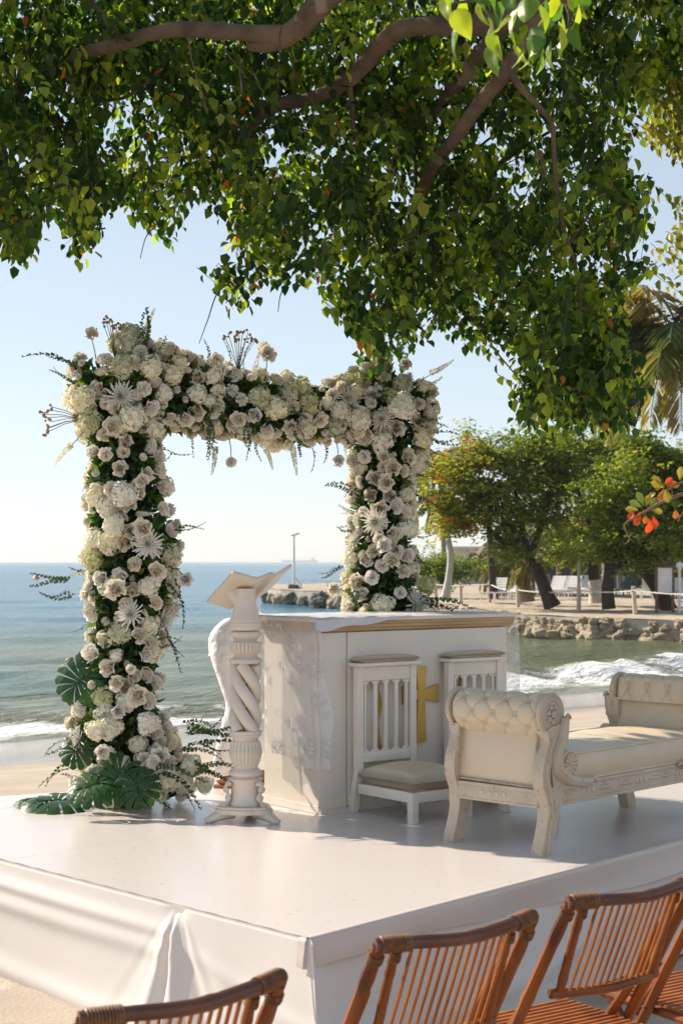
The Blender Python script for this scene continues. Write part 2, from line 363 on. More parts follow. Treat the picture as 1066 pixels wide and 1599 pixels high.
# headland: sandy spit with a stone face, ending left in a low jetty
coast = [(1500, 1040), (1250, 1018), (1066, 1003), (930, 999), (790, 990), (700, 972), (620, 958), (545, 950), (500, 947), (440, 944), (412, 940)]
cw = [PZ(px, py, SEA) for px, py in coast]
back = [PX(412, 930, 116), PX(540, 925, 122), PX(640, 922, 128), PX(720, 905, 200), PX(900, 900, 260), PX(1400, 900, 260)]
outer = [(p.x, p.y) for p in cw]+[(p.x, p.y) for p in back]
def hz(x, y): return -.17+.004*np.clip(y-52, 0, 60)+.02*math.sin(x*.8)*math.sin(y*.5)
DIRTSAND = mat('headland sand', (.50, .42, .33), (.40, .33, .25), scale=.5, rough=.95, bump=.7, bscale=3, bdist=.12, spec=.2)
bm = bmesh.new()
top = [bm.verts.new((x, y, -.2)) for x, y in outer]; f = bm.faces.new(top)
bmesh.ops.triangulate(bm, faces=[f])
bmesh.ops.subdivide_edges(bm, edges=bm.edges[:], cuts=24, use_grid_fill=True)
for v in bm.verts: v.co.z = hz(v.co.x, v.co.y)+(.05*mnoise.noise(v.co*.5) if True else 0)
me = bpy.data.meshes.new('headland'); bm.to_mesh(me); bm.free()
for p in me.polygons: p.use_smooth = True
link('headland', me, DIRTSAND, kind='structure')
ROCK = mat('sea rock', (.50, .41, .30), (.33, .27, .19), scale=2.5, rough=.9, bump=1, bscale=9, bdist=.06, c3=(.20, .19, .11), wear=.66, wscale=3)
ROCKD = mat('wet rock', (.20, .18, .15), (.07, .065, .06), scale=2, rough=.7, bump=1, bscale=8, bdist=.06)
CONC = mat('weathered concrete', (.42, .38, .33), (.28, .25, .21), scale=1.2, rough=.9, bump=.6, bscale=8, bdist=.03)
def rock_mesh(seed, name='rock'):
    bm = bmesh.new(); bmesh.ops.create_icosphere(bm, subdivisions=3, radius=1)
    for v in bm.verts:
        n = v.co.normalized(); q = Vector((n.x+seed*7.3, n.y, n.z))
        d = 1+.35*mnoise.noise(q*1.3)+.22*mnoise.noise(q*3.1)+.1*mnoise.noise(q*7)
        m = max(abs(n.x), abs(n.y), abs(n.z)); v.co = n*d*(.72/m*.55+.5)
    me = bpy.data.meshes.new(name); bm.to_mesh(me); bm.free(); return me
rocks = [rock_mesh(i) for i in range(6)]
wall = thing('sea_wall', 'rough stone sea wall holding the sandy headland above the green bay', 'sea wall')
# solid backing behind the stones
mb = MB(); line = [Vector((p.x, p.y, 0)) for p in cw]
for a, b_ in zip(line[:-1], line[1:]):
    d = (b_-a); L_ = d.length; d.normalize(); n_ = Vector((-d.y, d.x, 0))
    if n_.y < 0: n_ = -n_
    q = [a-n_*.06, b_-n_*.06, b_+n_*1.2, a+n_*1.2]
    mb.add([(p.x, p.y, -1.6) for p in q]+[(p.x, p.y, hz(p.x, p.y)-.03) for p in q], [(0, 1, 2, 3), (4, 7, 6, 5), (0, 4, 5, 1), (1, 5, 6, 2), (2, 6, 7, 3), (3, 7, 4, 0)])
mb.build('backing', CONC, wall, smooth=False)
random.seed(3)
for me in rocks: me.materials.append(ROCK)
rocksd = [m.copy() for m in rocks[:3]]
for m in rocksd: m.materials.clear(); m.materials.append(ROCKD)
for i, (a, b_) in enumerate(zip(line[1:7], line[2:8])):
    L_ = (b_-a).length; t = 0
    while t < L_:
        p = a+(b_-a)*(t/L_); top_ = hz(p.x, p.y)
        for zz, s_ in ((-.80, random.uniform(.24, .36)), (-.55, random.uniform(.18, .30)), (top_-.16, random.uniform(.14, .22))):
            o = link('stone', random.choice(rocks), None, wall, loc=(p.x+random.uniform(-.1, .1), p.y+random.uniform(-.02, .18), zz+random.uniform(-.08, .06)),
                     rot=(random.uniform(-.3, .3), random.uniform(-.3, .3), random.uniform(0, 6.28)), scl=(s_*random.uniform(1.0, 1.7), s_*random.uniform(1, 1.5), s_*random.uniform(.65, .95)))
        t += random.uniform(.36, .62)
# jetty slab and its boulders
jet = thing('jetty', 'low concrete jetty running out from the headland beneath the lamp pole', 'jetty')
mb = MB()
jp = [PZ(420, 941, SEA), PZ(480, 945, SEA), PZ(560, 949, SEA), PX(590, 925, 118), PX(500, 925, 116), PX(425, 925, 112)]
mb.prism([(p.x, p.y+.8) for p in jp], -1.3, .02); mb.build('slab', CONC, jet, smooth=False)
for k, (px, py, w_, dark) in enumerate([(416, 941, 14, 1), (424, 943, 12, 0), (433, 944, 14, 0), (441, 944, 12, 0), (452, 945, 16, 1), (463, 945, 12, 0), (471, 946, 10, 0), (480, 946, 12, 1), (499, 948, 24, 1), (520, 950, 16, 0), (531, 951, 16, 0), (543, 951, 18, 0)]):
    p = PZ(px, py, SEA); s_ = w_*p.y/F*.62
    o = link('boulder', (rocksd if dark else rocks)[k % 3], None, None, loc=(p.x, p.y, SEA+.3), rot=(k, k*2.1, k*.7), scl=(s_, s_*1.1, s_*.75+.12))
    tagd(o, ['dark wet boulder at the foot of the jetty, %s', 'pale brown boulder at the foot of the jetty, %s'][1-dark] %
         ['at its seaward tip', 'second from its seaward tip', 'third from its seaward tip', 'fourth from the tip', 'dark one below the lamp pole', 'just right of the pole', 'small one right of the pole', 'small dark one right of the pole', 'largest and darkest, mid jetty', 'right of the largest boulder', 'near the flower column', 'half hidden by the flower column'][k], 'boulder', 'boulders along the jetty')
WHITEM = mat('white painted metal', (.78, .77, .74), (.6, .58, .55), scale=6, rough=.5)
lp = thing('lamp_pole', 'tall thin pole with a small two-armed head standing on the jetty', 'lamp post', PX(459, 921, 100))
H = (921-836)*100/F
GREYM = mat('grey metal', (.35, .34, .33), (.25, .25, .25), scale=6, rough=.5)
mb = MB(); mb.tube([(0, 0, 0), (0, 0, H)], [.085, .055], 8); mb.build('pole', WHITEM, lp)
mb = MB(); mb.tube([(-.12, 0, H), (.02, 0, H+.03), (.32, 0, H+.13)], .045, 6); mb.box((.25, 0, H+.12), (.2, .1, .06)); mb.box((-.1, 0, H), (.16, .1, .06)); mb.build('lamp_arm', GREYM, lp)
mb = MB(); mb.tube([(0, 0, .9), (.4, 0, .35), (.5, 0, 0)], .04, 5); mb.build('brace', WHITEM, lp)
o = link('footing_block', rocksd[1], None, lp, loc=(0, 0, .05), scl=(.42, .4, .35))
rl = thing('jetty_railing', 'low cream pipe railing on the jetty right of the pole', 'railing', PX(471, 921, 104))
mb = MB(); mb.tube([(0, 0, .62), (3.4, 0, .5)], .035, 6); mb.build('top_rail', WHITEM, rl)
for x in (0, 1.7, 3.4):
    mb = MB(); mb.tube([(x, 0, -.1), (x, 0, .62-.035*x)], .04, 6); mb.build('post', WHITEM, rl)
# ship and buoy
SHIP = mat('ship paint', (.40, .43, .46), (.34, .37, .4), scale=.02, rough=.6)
D = 7200.; k = D/F
sh = thing('cargo_ship', 'long low cargo ship on the horizon with its bridge at the stern', 'ship', ((468-CX)*k, D, SEA))
mb = MB(); Ls = 56*k; mb.prism([(-Ls/2, 4.2*k), (-Ls/2+4, 0), (Ls/2-3, 0), (Ls/2, 3.2*k), (Ls/2-6*k, 3.0*k), (-Ls/2+5*k, 3.0*k), (-Ls/2+3*k, 4.0*k)], -14, 14, axis='y'); mb.build('hull', SHIP, sh, smooth=False)
mb = MB(); mb.box((Ls/2-8*k, 0, 4.2*k), (5*k, 22, 3*k)); mb.build('bridge', SHIP, sh, smooth=False)
for q in (9.5, 5.5):
    mb = MB(); mb.tube([(Ls/2-q*k, 0, 4*k), (Ls/2-q*k, 0, 8.6*k)], [2.6, 1.4], 6); mb.build('mast', SHIP, sh)
ORNG = mat('orange plastic', (.75, .16, .05), rough=.5)
bu = MB(); bu.lathe([(.05, -.3), (.5, -.1), (.55, .1), (.3, .4), (.05, .6)], 12); p = PZ(57, 904, SEA)
tagd(bu.build('mooring_buoy', ORNG, loc=p), 'tiny orange buoy floating on the open sea at far left', 'buoy')
# ================================================================== STAGE
STG = mat('white deck paint', (.69, .63, .60), (.64, .585, .55), scale=1.1, rough=.24, rvar=.08, bump=.08, bscale=5, bdist=.02, spec=.5, detail=3, c3=(.50, .43, .39), wear=.645, wscale=34)
CLOTH = mat('white skirt cloth', (.80, .75, .72), (.77, .72, .69), scale=3, rough=.75, bump=.15, bscale=300, bdist=.001, transl=.12, sheen=.2)
VINYL = mat('white vinyl edge', (.66, .58, .54), (.6, .52, .48), scale=2, rough=.42, bump=.1, bscale=12, bdist=.01)
A_ = Vector((-.108, 5.17)); ul = Vector((-.690, .724)); ur = Vector((.667, .745))
B_ = A_+ul*3.62; bk = Vector((.90, .436)); C_ = A_+ur*5.4
# back edge through (-1.82,8.34)
b0 = Vector((-1.82, 8.34)); B_ = A_+ul*3.75; B2 = b0-bk*.75; D_ = b0+bk*4.9
stage_poly = [A_, C_, C_+Vector((-.5, 1.2)), D_, B2, B_]
stage = thing('stage', 'low white painted wooden stage with glossy deck and a white cloth skirt', 'stage', (0, 0, 0))
def clip(poly, n, c):   # keep n.p <= c
    out = []
    for i in range(len(poly)):
        p, q = poly[i], poly[(i+1) % len(poly)]; a, b_ = n.dot(p)-c, n.dot(q)-c
        if a <= 0: out.append(p)
        if a*b_ < 0: out.append(p+(q-p)*(a/(a-b_)))
    return out
nl = Vector((ur.y, -ur.x)); nu_ = Vector((-ul.y, ul.x))    # normals of the two edge directions
def coordl(p): return (p-A_).dot(Vector((ul.x, ul.y)))
pieces = [stage_poly]
cuts_u = [1.22*k for k in range(1, 6)]
for n_, c0 in ((ul, [1.9, 3.1]), (ur, [2.05, 4.1])):
    off = n_.dot(A_)
    for c in c0:
        nxt = []
        for P_ in pieces:
            a = clip(P_, n_, off+c-.0022); b_ = clip(P_, -n_, -(off+c+.0022))
            nxt += [q for q in (a, b_) if len(q) > 2]
        pieces = nxt
for P_ in pieces:
    ar = abs(sum(P_[i].x*P_[(i+1) % len(P_)].y-P_[(i+1) % len(P_)].x*P_[i].y for i in range(len(P_))))/2
    if ar < .02: continue
    mb = MB(); mb.prism([(p.x, p.y) for p in P_], FL-.03, FL+random.uniform(-.0006, .0008)); mb.build('deck_panel', STG, stage, smooth=False)
cen = Vector((0, 8.2)); mb = MB()
inner = [cen+(p-cen)*.97 for p in stage_poly]
mb.prism([(p.x, p.y) for p in inner], .0, FL-.034); mb.build('base_frame', mat('dark under-stage timber', (.12, .09, .07), rough=.9), stage, smooth=False)
# left skirt : sunlit, swagged
out_l = Vector((-ul.y, ul.x)); 
if out_l.dot(Vector((0, -1))) < 0: out_l = -out_l
out_r = Vector((ur.y, -ur.x))
L1 = 3.75
def smooth01(x): x = max(0, min(1, x)); return x*x*(3-2*x)
s_pin = .0
def pinpos():
    best = min(range(400), key=lambda i: abs(CX+F*((A_+ul*(i*.01)).x)/((A_+ul*(i*.01)).y)-279)); return best*.01
s_pin = pinpos()
def skirt_l(u, v):
    s = u*L1; d = .006+.018*v
    # swag folds running from far top-left down toward the pin and below it
    if s > s_pin:
        q = (s-s_pin)/(L1-s_pin)
        for k, (a, w_, amp) in enumerate([(.13, .06, .015), (.29, .08, .014), (.86, .09, .015)]):
            vc = a+.02+(.07-.10*k if k < 2 else 0)*(1-q)*1.0+.09*(1-q)*(k == 1)+ (0 if k < 2 else .06*math.sin(s*1.4))
            d += amp*math.exp(-((v-vc)/w_)**2)*(.35+.65*smooth01(1-abs(q-.42)*1.5))
        d += .02*v*v*math.sin(s*2.1+.6)+.005*math.sin(s*5+v*3)*v
    # gather fan under the pin
    r = (s-s_pin); ang = r/(.03+v*.36)
    env = math.exp(-(ang/.62)**2)*smooth01(v*4)
    d += env*(.017*math.cos(ang*9+1)+.010*math.cos(ang*15)+.02)*(.4+.6*v)
    if s < s_pin:
        q = s/s_pin; d += .010*math.sin(s*24+v*7)*math.exp(-((v-.75)/.3)**2)*.6+.014*math.exp(-((v-(.62-.35*q))/.07)**2)*v
    # loose corner flare
    d += .03*v*math.exp(-(s/.18)**2)
    pull = .012*math.exp(-(r/.05)**2)*(1-smooth01(v*6))
    p = A_+ul*s+out_l*(d-pull)+out_r*(.022+.085*v)*math.exp(-(s/.07)**2)
    z = FL+.004-(FL-.012)*v+.01*v*math.sin(s*3)
    if v < .02: p = A_+ul*s-out_l*.004; z = FL+.0045+.001*math.sin(s*40)
    return (p.x, p.y, z)
mb = MB(); mb.grid(skirt_l, 420, 90); 
mb.build('skirt_cloth', CLOTH, stage, angle=80)
def skirt_r(u, v):
    s = u*5.3; d = -.024+.046*v+.045*v*math.exp(-(s/.16)**2)+.012*math.exp(-(s/.05)**2)+.012*math.sin(s*6.1+v*1.3)*v+.008*math.sin(s*13+2+v)*v*v+.016*math.exp(-((v-(.45+.35*math.sin(s*1.3+.5)))/.09)**2)*smooth01((v-.3)/.15)
    p = A_+ur*s+out_r*(d+.018*math.exp(-(s/.07)**2))+out_l*(.008+.05*v)*math.exp(-(s/.07)**2)
    return (p.x, p.y, FL-.004-(FL-.014)*v)
mb = MB(); mb.grid(skirt_r, 300, 40); mb.build('skirt_cloth', CLOTH, stage, angle=80)
# overhanging vinyl edge on the right side, wrapped round the corner
def band(u, v):
    s = u*5.4-.035; h_ = .085+.05*smooth01(s/2.2)+.006*math.sin(s*7)+.012*math.exp(-((s+.0)/.06)**2)
    rr = .012; t = v
    if t < .15: off = -.03+.03*(t/.15)+.0; z = FL+.0045
    else: q = (t-.15)/.85; off = .004+.012*math.sin(q*2.2+s*2.2)*q+.006*math.sin(s*9)*q; z = FL+.003-h_*q
    if s < 0:
        p = A_+ul*(-s)+out_l*(max(off, -.02)+.012)
    else:
        c_ = math.exp(-(s/.02)); p = A_+ur*s+out_r*off+out_l*.012*c_
    return (p.x, p.y, z)
mb = MB(); mb.grid(band, 320, 14); mb.build('vinyl_overhang', VINYL, stage, angle=70)

# ================================================================== ALTAR
WPAINT = mat('chalky white paint', (.76, .69, .61), (.70, .63, .55), scale=3, rough=.55, bump=.12, bscale=30, bdist=.004, c3=(.45, .38, .30), wear=.69, wscale=9)
TRIM = mat('bare pine trim', (.52, .36, .20), (.40, .26, .13), scale=3, stretch=(1, 12, 12), rough=.6, bump=.2, bscale=20)
GOLD = mat('gold paint', (.62, .42, .12), (.5, .32, .08), scale=5, rough=.38, metal=.55, bump=.1, bscale=20)
GREYSH = mat('grey plastic sheet', (.60, .61, .64), (.52, .53, .57), scale=4, rough=.3, bump=.3, bscale=7, bdist=.01)
fa = math.atan2(.61, .79)          # altar front direction
altar = thing('altar', 'white wooden altar table with gold cross on the front and pine moulding under its top', 'altar', (-.114, 7.71, FL), fa)
W_, Dp, Ha = 1.27, .50, .945
mb = MB(); mb.box((W_/2, Dp/2, Ha/2-.02), (W_-.03, Dp-.03, Ha-.04)); mb.box((.015+.03, Dp/2, .02), (.07, Dp, .035)); mb.box((W_/2, .005, .02), (W_-.02, .02, .04)); mb.build('body', WPAINT, altar, smooth=False)
for x0, x1 in ((.0, .165), (.172, W_-.008)):
    mb = MB(); mb.box(((x0+x1)/2, -.0065, Ha/2-.01), (x1-x0, .013, Ha-.075), bev=.002); mb.build('front_panel', WPAINT, altar)
mb = MB(); mb.prism([(-.006, Ha-.045), (-.022, Ha-.038), (-.02, Ha-.028), (-.03, Ha-.024), (-.03, Ha-.012), (-.038, Ha-.006), (-.038, Ha+.006), (.03, Ha+.006), (.03, Ha-.045)], -.02, W_+.03, axis='x')
mb.build('moulding', TRIM, altar, smooth=False)
mb = MB(); mb.prism([(-.02, Ha-.045), (-.035, Ha-.02), (-.042, Ha), (-.042, Ha+.006), (.03, Ha+.006), (.03, Ha-.045)], .0, Dp+.02, axis='y'); mb.build('side_moulding', TRIM, altar, smooth=False)
mb = MB(); mb.box((W_/2, Dp/2, Ha+.017), (W_+.09, Dp+.08, .02), bev=.004); mb.build('top', WPAINT, altar)
def sheet(u, v):
    x = -.055+u*.62*(1-.0*v); 
    if v < .3: q = v/.3; y = -.052-.004*math.sin(u*20); z = Ha+.03-(.062*(1-u**1.4)+.01*math.sin(u*14)*(1-u))*(1-q); 
    else: y = -.052+(v-.3)/.7*.6; z = Ha+.0305+.002*math.sin(u*30+v*9)
    return (x, y, z)
mb = MB(); mb.grid(sheet, 40, 16); mb.build('plastic_cover', GREYSH, altar)
# gold cross pattee and flanking gold ornaments
def patt(mb, cx, cz, L_, w0, w1, up):
    if up: mb.prism([(cx-w0, cz), (cx-w1, cz+L_), (cx+w1, cz+L_), (cx+w0, cz)], -.013, -.034, axis='y')
    else: mb.prism([(cx, cz-w0), (cx+L_, cz-w1), (cx+L_, cz+w1), (cx, cz+w0)], -.0132, -.0338, axis='y')
xc = .64; zc = .565
mb = MB(); patt(mb, xc, zc, .145, .022, .036, True); patt(mb, xc, zc, -.245, .022, .034, True); patt(mb, xc, zc, .118, .018, .048, False); patt(mb, xc, zc, -.118, .018, .048, False)
mb.build('cross', GOLD, altar, smooth=False)
for path in ([(.325, .67), (.34, .62), (.37, .52), (.345, .43), (.355, .36), (.385, .28)], [(.945, .70), (.935, .62), (.905, .53), (.925, .44), (.90, .37), (.87, .29)]):
    mb = MB(); sp = smooth_path(path, 5); mb.tube([(a, -.024, b_) for a, b_ in sp], [.010+.006*math.sin(i/25*math.pi*2.2)**2 for i in range(len(sp))], 8, flat=1)
    mb.build('gold_ornament', GOLD, altar)
# lace runner: woven net with embroidered sprays
def lace_mat():
    m = mat('white lace', (.86, .86, .88), (.84, .84, .86), rough=.8, bump=.3, bscale=260, bdist=.002)
    t = m.node_tree; N = t.nodes; L = t.links; b = N['Principled BSDF']; out = N['Material Output']
    tc = N.new('ShaderNodeTexCoord'); uvm = N.new('ShaderNodeMapping'); L.new(tc.outputs['UV'], uvm.inputs[0]) 
    v1 = N.new('ShaderNodeTexVoronoi'); v1.inputs['Scale'].default_value = 5.0; v1.inputs['Randomness'].default_value = .75; L.new(uvm.outputs[0], v1.inputs[0])
    m1 = N.new('ShaderNodeMapRange'); L.new(v1.outputs['Distance'], m1.inputs[0]); m1.inputs[1].default_value = .5; m1.inputs[2].default_value = .28
    n1 = N.new('ShaderNodeTexNoise'); L.new(uvm.outputs[0], n1.inputs[0]); n1.inputs['Scale'].default_value = 26; n1.inputs['Detail'].default_value = 3; n1.inputs['Distortion'].default_value = 2.5
    m2 = N.new('ShaderNodeMapRange'); L.new(n1.outputs['Fac'], m2.inputs[0]); m2.inputs[1].default_value = .47; m2.inputs[2].default_value = .53
    mu = N.new('ShaderNodeMath'); mu.operation = 'MULTIPLY'; L.new(m1.outputs[0], mu.inputs[0]); L.new(m2.outputs[0], mu.inputs[1])
    ck = N.new('ShaderNodeTexVoronoi'); ck.inputs['Scale'].default_value = 170; L.new(uvm.outputs[0], ck.inputs[0])
    m3 = N.new('ShaderNodeMapRange'); L.new(ck.outputs['Distance'], m3.inputs[0]); m3.inputs[1].default_value = .25; m3.inputs[2].default_value = .5; m3.inputs[3].default_value = .22; m3.inputs[4].default_value = .52
    mxm = N.new('ShaderNodeMath'); mxm.operation = 'MAXIMUM'; L.new(mu.outputs[0], mxm.inputs[0]); L.new(m3.outputs[0], mxm.inputs[1])
    tr = N.new('ShaderNodeBsdfTransparent'); tl = N.new('ShaderNodeBsdfTranslucent'); tl.inputs[0].default_value = (.85, .85, .87, 1)
    ms = N.new('ShaderNodeMixShader'); ms.inputs[0].default_value = .35; L.new(b.outputs[0], ms.inputs[1]); L.new(tl.outputs[0], ms.inputs[2])
    mo = N.new('ShaderNodeMixShader'); L.new(mxm.outputs[0], mo.inputs[0]); L.new(tr.outputs[0], mo.inputs[1]); L.new(ms.outputs[0], mo.inputs[2]); L.new(mo.outputs[0], out.inputs[0])
    bp = N.new('ShaderNodeBump'); bp.inputs['Distance'].default_value = .010; L.new(mu.outputs[0], bp.inputs['Height']); L.new(bp.outputs[0], b.inputs['Normal'])
    return m
LACE = lace_mat()
def uvgrid(name, fn, nu, nv, su, sv, m, parent=None):
    V = [fn(i/nu, j/nv) for j in range(nv+1) for i in range(nu+1)]
    Qs = [(j*(nu+1)+i, j*(nu+1)+i+1, (j+1)*(nu+1)+i+1, (j+1)*(nu+1)+i) for j in range(nv) for i in range(nu)]
    me = np_mesh(name, V, Qs); uv = me.uv_layers.new(name='UVMap')
    li = np.array([l.vertex_index for l in me.loops]); uvs = np.stack([(li % (nu+1))/nu*su, (li//(nu+1))/nv*sv], 1)
    uv.data.foreach_set('uv', uvs.astype(np.float32).ravel()); return link(name, me, m, parent)
runner = thing('lace_runner', 'white lace cloth with flower sprays draped over the altar and down its ends', 'altar cloth', (-.114, 7.71, FL), fa)
def lace_side(u, v):     # left end; u along depth (front->back), v down
    y = -.052+u*.58; z = Ha+.034-v*(.735+.015*math.sin(u*9)-.05*u)
    x = -.058-.012*v-.010*math.sin(u*22+v*2)*(.3+v)-.006*math.sin(u*47)*v
    y -= (.055*smooth01(v*1.4)+.012*math.sin(v*9))*(1-u)**3
    return (x, y, z)
uvgrid('left_drop', lace_side, 60, 60, 1.0, 1.3, LACE, runner)
def lace_corner(u, v):   # folds round onto the front corner
    y0 = -.052-(.055*smooth01(v*1.4)+.012*math.sin(v*9)); x0 = -.058-.012*v
    k = .0+.055*smooth01(.2+v*1.2)+.012*math.sin(v*11+1)
    return (x0+k*u*1.2, y0+.012*math.sin(u*3.1)-.001, Ha+.034-v*(.735-.0*u)-.006*u)
uvgrid('corner_fold', lace_corner, 10, 60, .12, 1.3, LACE, runner)
def lace_top(u, v): return (-.058+u*(W_+.115), .02+v*.49, Ha+.0335+.001*math.sin(u*60+v*20))
uvgrid('top_cloth', lace_top, 40, 12, 2.4, 1.0, LACE, runner)
def lace_right(u, v):
    return (W_+.058+.012*v+.012*math.sin(u*20+v*3)*(.2+v), -.03+u*.55, Ha+.034-v*.46-.03*math.sin(u*5)*v)
uvgrid('right_drop', lace_right, 40, 30, 1.0, .8, LACE, runner)

# ================================================================== LECTERN
LEC = mat('antique white carved paint', (.72, .64, .55), (.64, .56, .47), scale=7, rough=.42, bump=.15, bscale=40, bdist=.003, c3=(.40, .31, .24), wear=.70, wscale=22)
lec = thing('lectern', 'carved white lectern with open twisted column and open-book reading rest', 'lectern', (-.463, 7.56, FL))
mb = MB()
for ph in range(4):
    pts = []
    for i in range(33):
        t = i/32; th = -ph*math.pi/2-.35+t*math.pi*1.4; pts.append((0.049*math.cos(th), .049*math.sin(th), .757-t*.325))
    mb.tube(pts, [.0265]*33, 12)
    mb2 = MB(); mb2.tube(pts, [.0285]*33, 14); mb2.build('twisted_strand', LEC, lec)
mb = MB(); mb.lathe([(.046, 1.12), (.047, 1.08), (.053, 1.04), (.064, 1.0), (.074, .975), (.0785, .964), (.0785, .960), (.075, .957), (.0785, .954), (.0785, .948), (.076, .945), (.078, .94), (.077, .93), (.070, .919), (.05, .917)][::-1], 36)
mb.build('neck', LEC, lec)
mb = MB(); mb.lathe([(.05, .917), (.070, .914), (.078, .906), (.078, .898), (.065, .884), (.056, .874), (.056, .866), (.070, .864), (.078, .862), (.0795, .856, .12), (.079, .842, .12), (.074, .824, .12), (.064, .808, .12), (.056, .800), (.056, .793), (.062, .789), (.078, .779), (.0795, .770), (.078, .761), (.05, .755)][::-1], 96, flute=24); mb.build('capital', LEC, lec)
mb = MB(); mb.lathe([(.05, .436), (.078, .434), (.080, .428), (.080, .422), (.076, .418), (.079, .414), (.070, .404), (.062, .398), (.062, .388), (.069, .384, .0), (.0715, .378, .10), (.0765, .358, .10), (.080, .340, .10), (.0805, .334), (.078, .331), (.0805, .327), (.079, .320, .10), (.0745, .300, .10), (.067, .276, .10), (.060, .262), (.060, .256), (.066, .25), (.077, .240), (.0795, .230), (.077, .222), (.068, .216), (.064, .212), (.070, .208), (.082, .204), (.082, .197), (.076, .195), (.070, .185), (.069, .14), (.075, .10), (.082, .085), (.082, .076), (.05, .074)][::-1], 96, flute=24); mb.build('pedestal', LEC, lec)
mb = MB(); pp = []
for i in range(60):
    th = 2*math.pi*i/60; r = .125+.028*max(0, math.cos(1.5*(th-R(205))) if False else math.cos(3*(th-R(204))))
    pp.append((r*math.cos(th), r*math.sin(th)))
mb.prism(pp, .042, .062); mb.prism([(x*.93, y*.93) for x, y in pp], .062, .075); mb.build('base_plate', LEC, lec, angle=25)
for a in (204, 324, 84):
    ca, sa_ = math.cos(R(a)), math.sin(R(a))
    mb = MB(); prof = [(.08, .034), (.12, .036), (.155, .03), (.18, .01), (.195, -.012+.012), (.215, .012)]
    pts = [(.06, .036), (.10, .038), (.135, .034), (.165, .022), (.19, .012), (.205, .012)]
    mb.tube([(r*ca, r*sa_, z) for r, z in pts], [.022, .026, .026, .022, .017, .012], 10, flat=1.25); mb.build('foot', LEC, lec)
    mb = MB(); pts = [(.076, .185), (.098, .178), (.100, .155), (.088, .13), (.092, .10), (.112, .08), (.130, .078)]
    sp = smooth_path(pts, 4); mb.tube([(r*ca, r*sa_, z) for r, z in sp], [.011+.004*math.sin(i) for i in range(len(sp))], 8, flat=1.5); mb.build('scroll_bracket', LEC, lec)
# the open-book rest (heights measured above the floor, sloping away from the seats)
top_spine = Vector((.062, -.09, 1.165)); slope = Vector((-.150, .285, -.150)); wl = Vector((-.112, -.072, .033)); wr = Vector((.070, .058, .028)); wr2 = Vector((.078, .05, .050))
def slab(a, b_, c, d, th):
    n = (b_-a).cross(d-a).normalized()*th
    if n.z < 0: n = -n
    m_ = MB(); vs = [a, b_, c, d, a+n, b_+n, c+n, d+n]; m_.add(vs, [(0, 1, 2, 3), (4, 7, 6, 5), (0, 4, 5, 1), (1, 5, 6, 2), (2, 6, 7, 3), (3, 7, 4, 0)]); return m_
slab(top_spine, top_spine+wl, top_spine+wl+slope, top_spine+slope, .011).build('book_leaf', LEC, lec, smooth=False)
slab(top_spine, top_spine+slope, top_spine+wr+slope, top_spine+wr, .011).build('book_leaf', LEC, lec, smooth=False)
e0 = top_spine+wr; e1 = e0+Vector((.014, .010, -.014)); slab(e0, e0+slope, e1+slope, e1, .011).build('book_hinge', LEC, lec, smooth=False)
slab(e1, e1+slope, e1+wr2+slope*.8, e1+wr2, .013).build('book_ledge', LEC, lec, smooth=False)
mb = MB(); mb.tube([(0, 0, 1.04), (-.035, .03, 1.09), (-.065, .06, 1.125)], [.048, .05, .052], 24, flat=1); mb.build('book_support', LEC, lec)

# ================================================================== KNEELERS
KW = mat('white satin wood paint', (.77, .71, .63), (.72, .66, .57), scale=5, rough=.4, bump=.08, bscale=20, bdist=.003, c3=(.5, .42, .33), wear=.72, wscale=14)
CREAM = mat('cream leatherette', (.66, .555, .41), (.61, .50, .365), scale=3, rough=.42, bump=.12, bscale=90, bdist=.002, spec=.45)
kn = thing('kneeler', 'white prie-dieu with slatted back and cream cushion, left of the gold cross', 'kneeler', (.095, 7.765, FL), fa, 'prayer kneelers before the altar')
kw, kd, kh = .345, .40, .725
for x in (0, kw):
    mb = MB(); mb.prism([(.035, 0), (-.005, 0), (-.03, .12), (-.034, .3), (-.03, kh-.01), (.005, kh-.01), (.004, .3), (.0, .2), (-.0, .12)] if False else [(-.05+.09, 0), (-.0+.09, 0), (.035, .2), (.035, kh), (.0, kh), (.0, .22)], x-.018, x+.018, axis='x'); mb.build('back_post', KW, kn, smooth=False)
for z, hgt in ((kh-.035, .07), (.275, .05)):
    mb = MB(); mb.box((kw/2, .018, z), (kw-.036, .026, hgt), bev=.003); mb.build('back_rail', KW, kn)
for i in range(5):
    x = .038+(kw-.076)*i/4; mb = MB(); mb.box((x, .018, (kh-.07+.3)/2), (.022 if 0 < i < 4 else .014, .018, kh-.07-.3), bev=.003)
    mb.prism([(x-.03, kh-.072), (x+.03, kh-.072), (x+.012, kh-.088), (x-.012, kh-.088)], .012, .024, axis='y'); mb.prism([(x-.03, .299), (x+.03, .299), (x+.012, .316), (x-.012, .316)], .012, .024, axis='y')
    mb.build('back_slat', KW, kn)
mb = MB(); mb.box((kw/2, .02, kh+.012), (kw+.06, .10, .02), bev=.008); mb.build('arm_board', KW, kn)
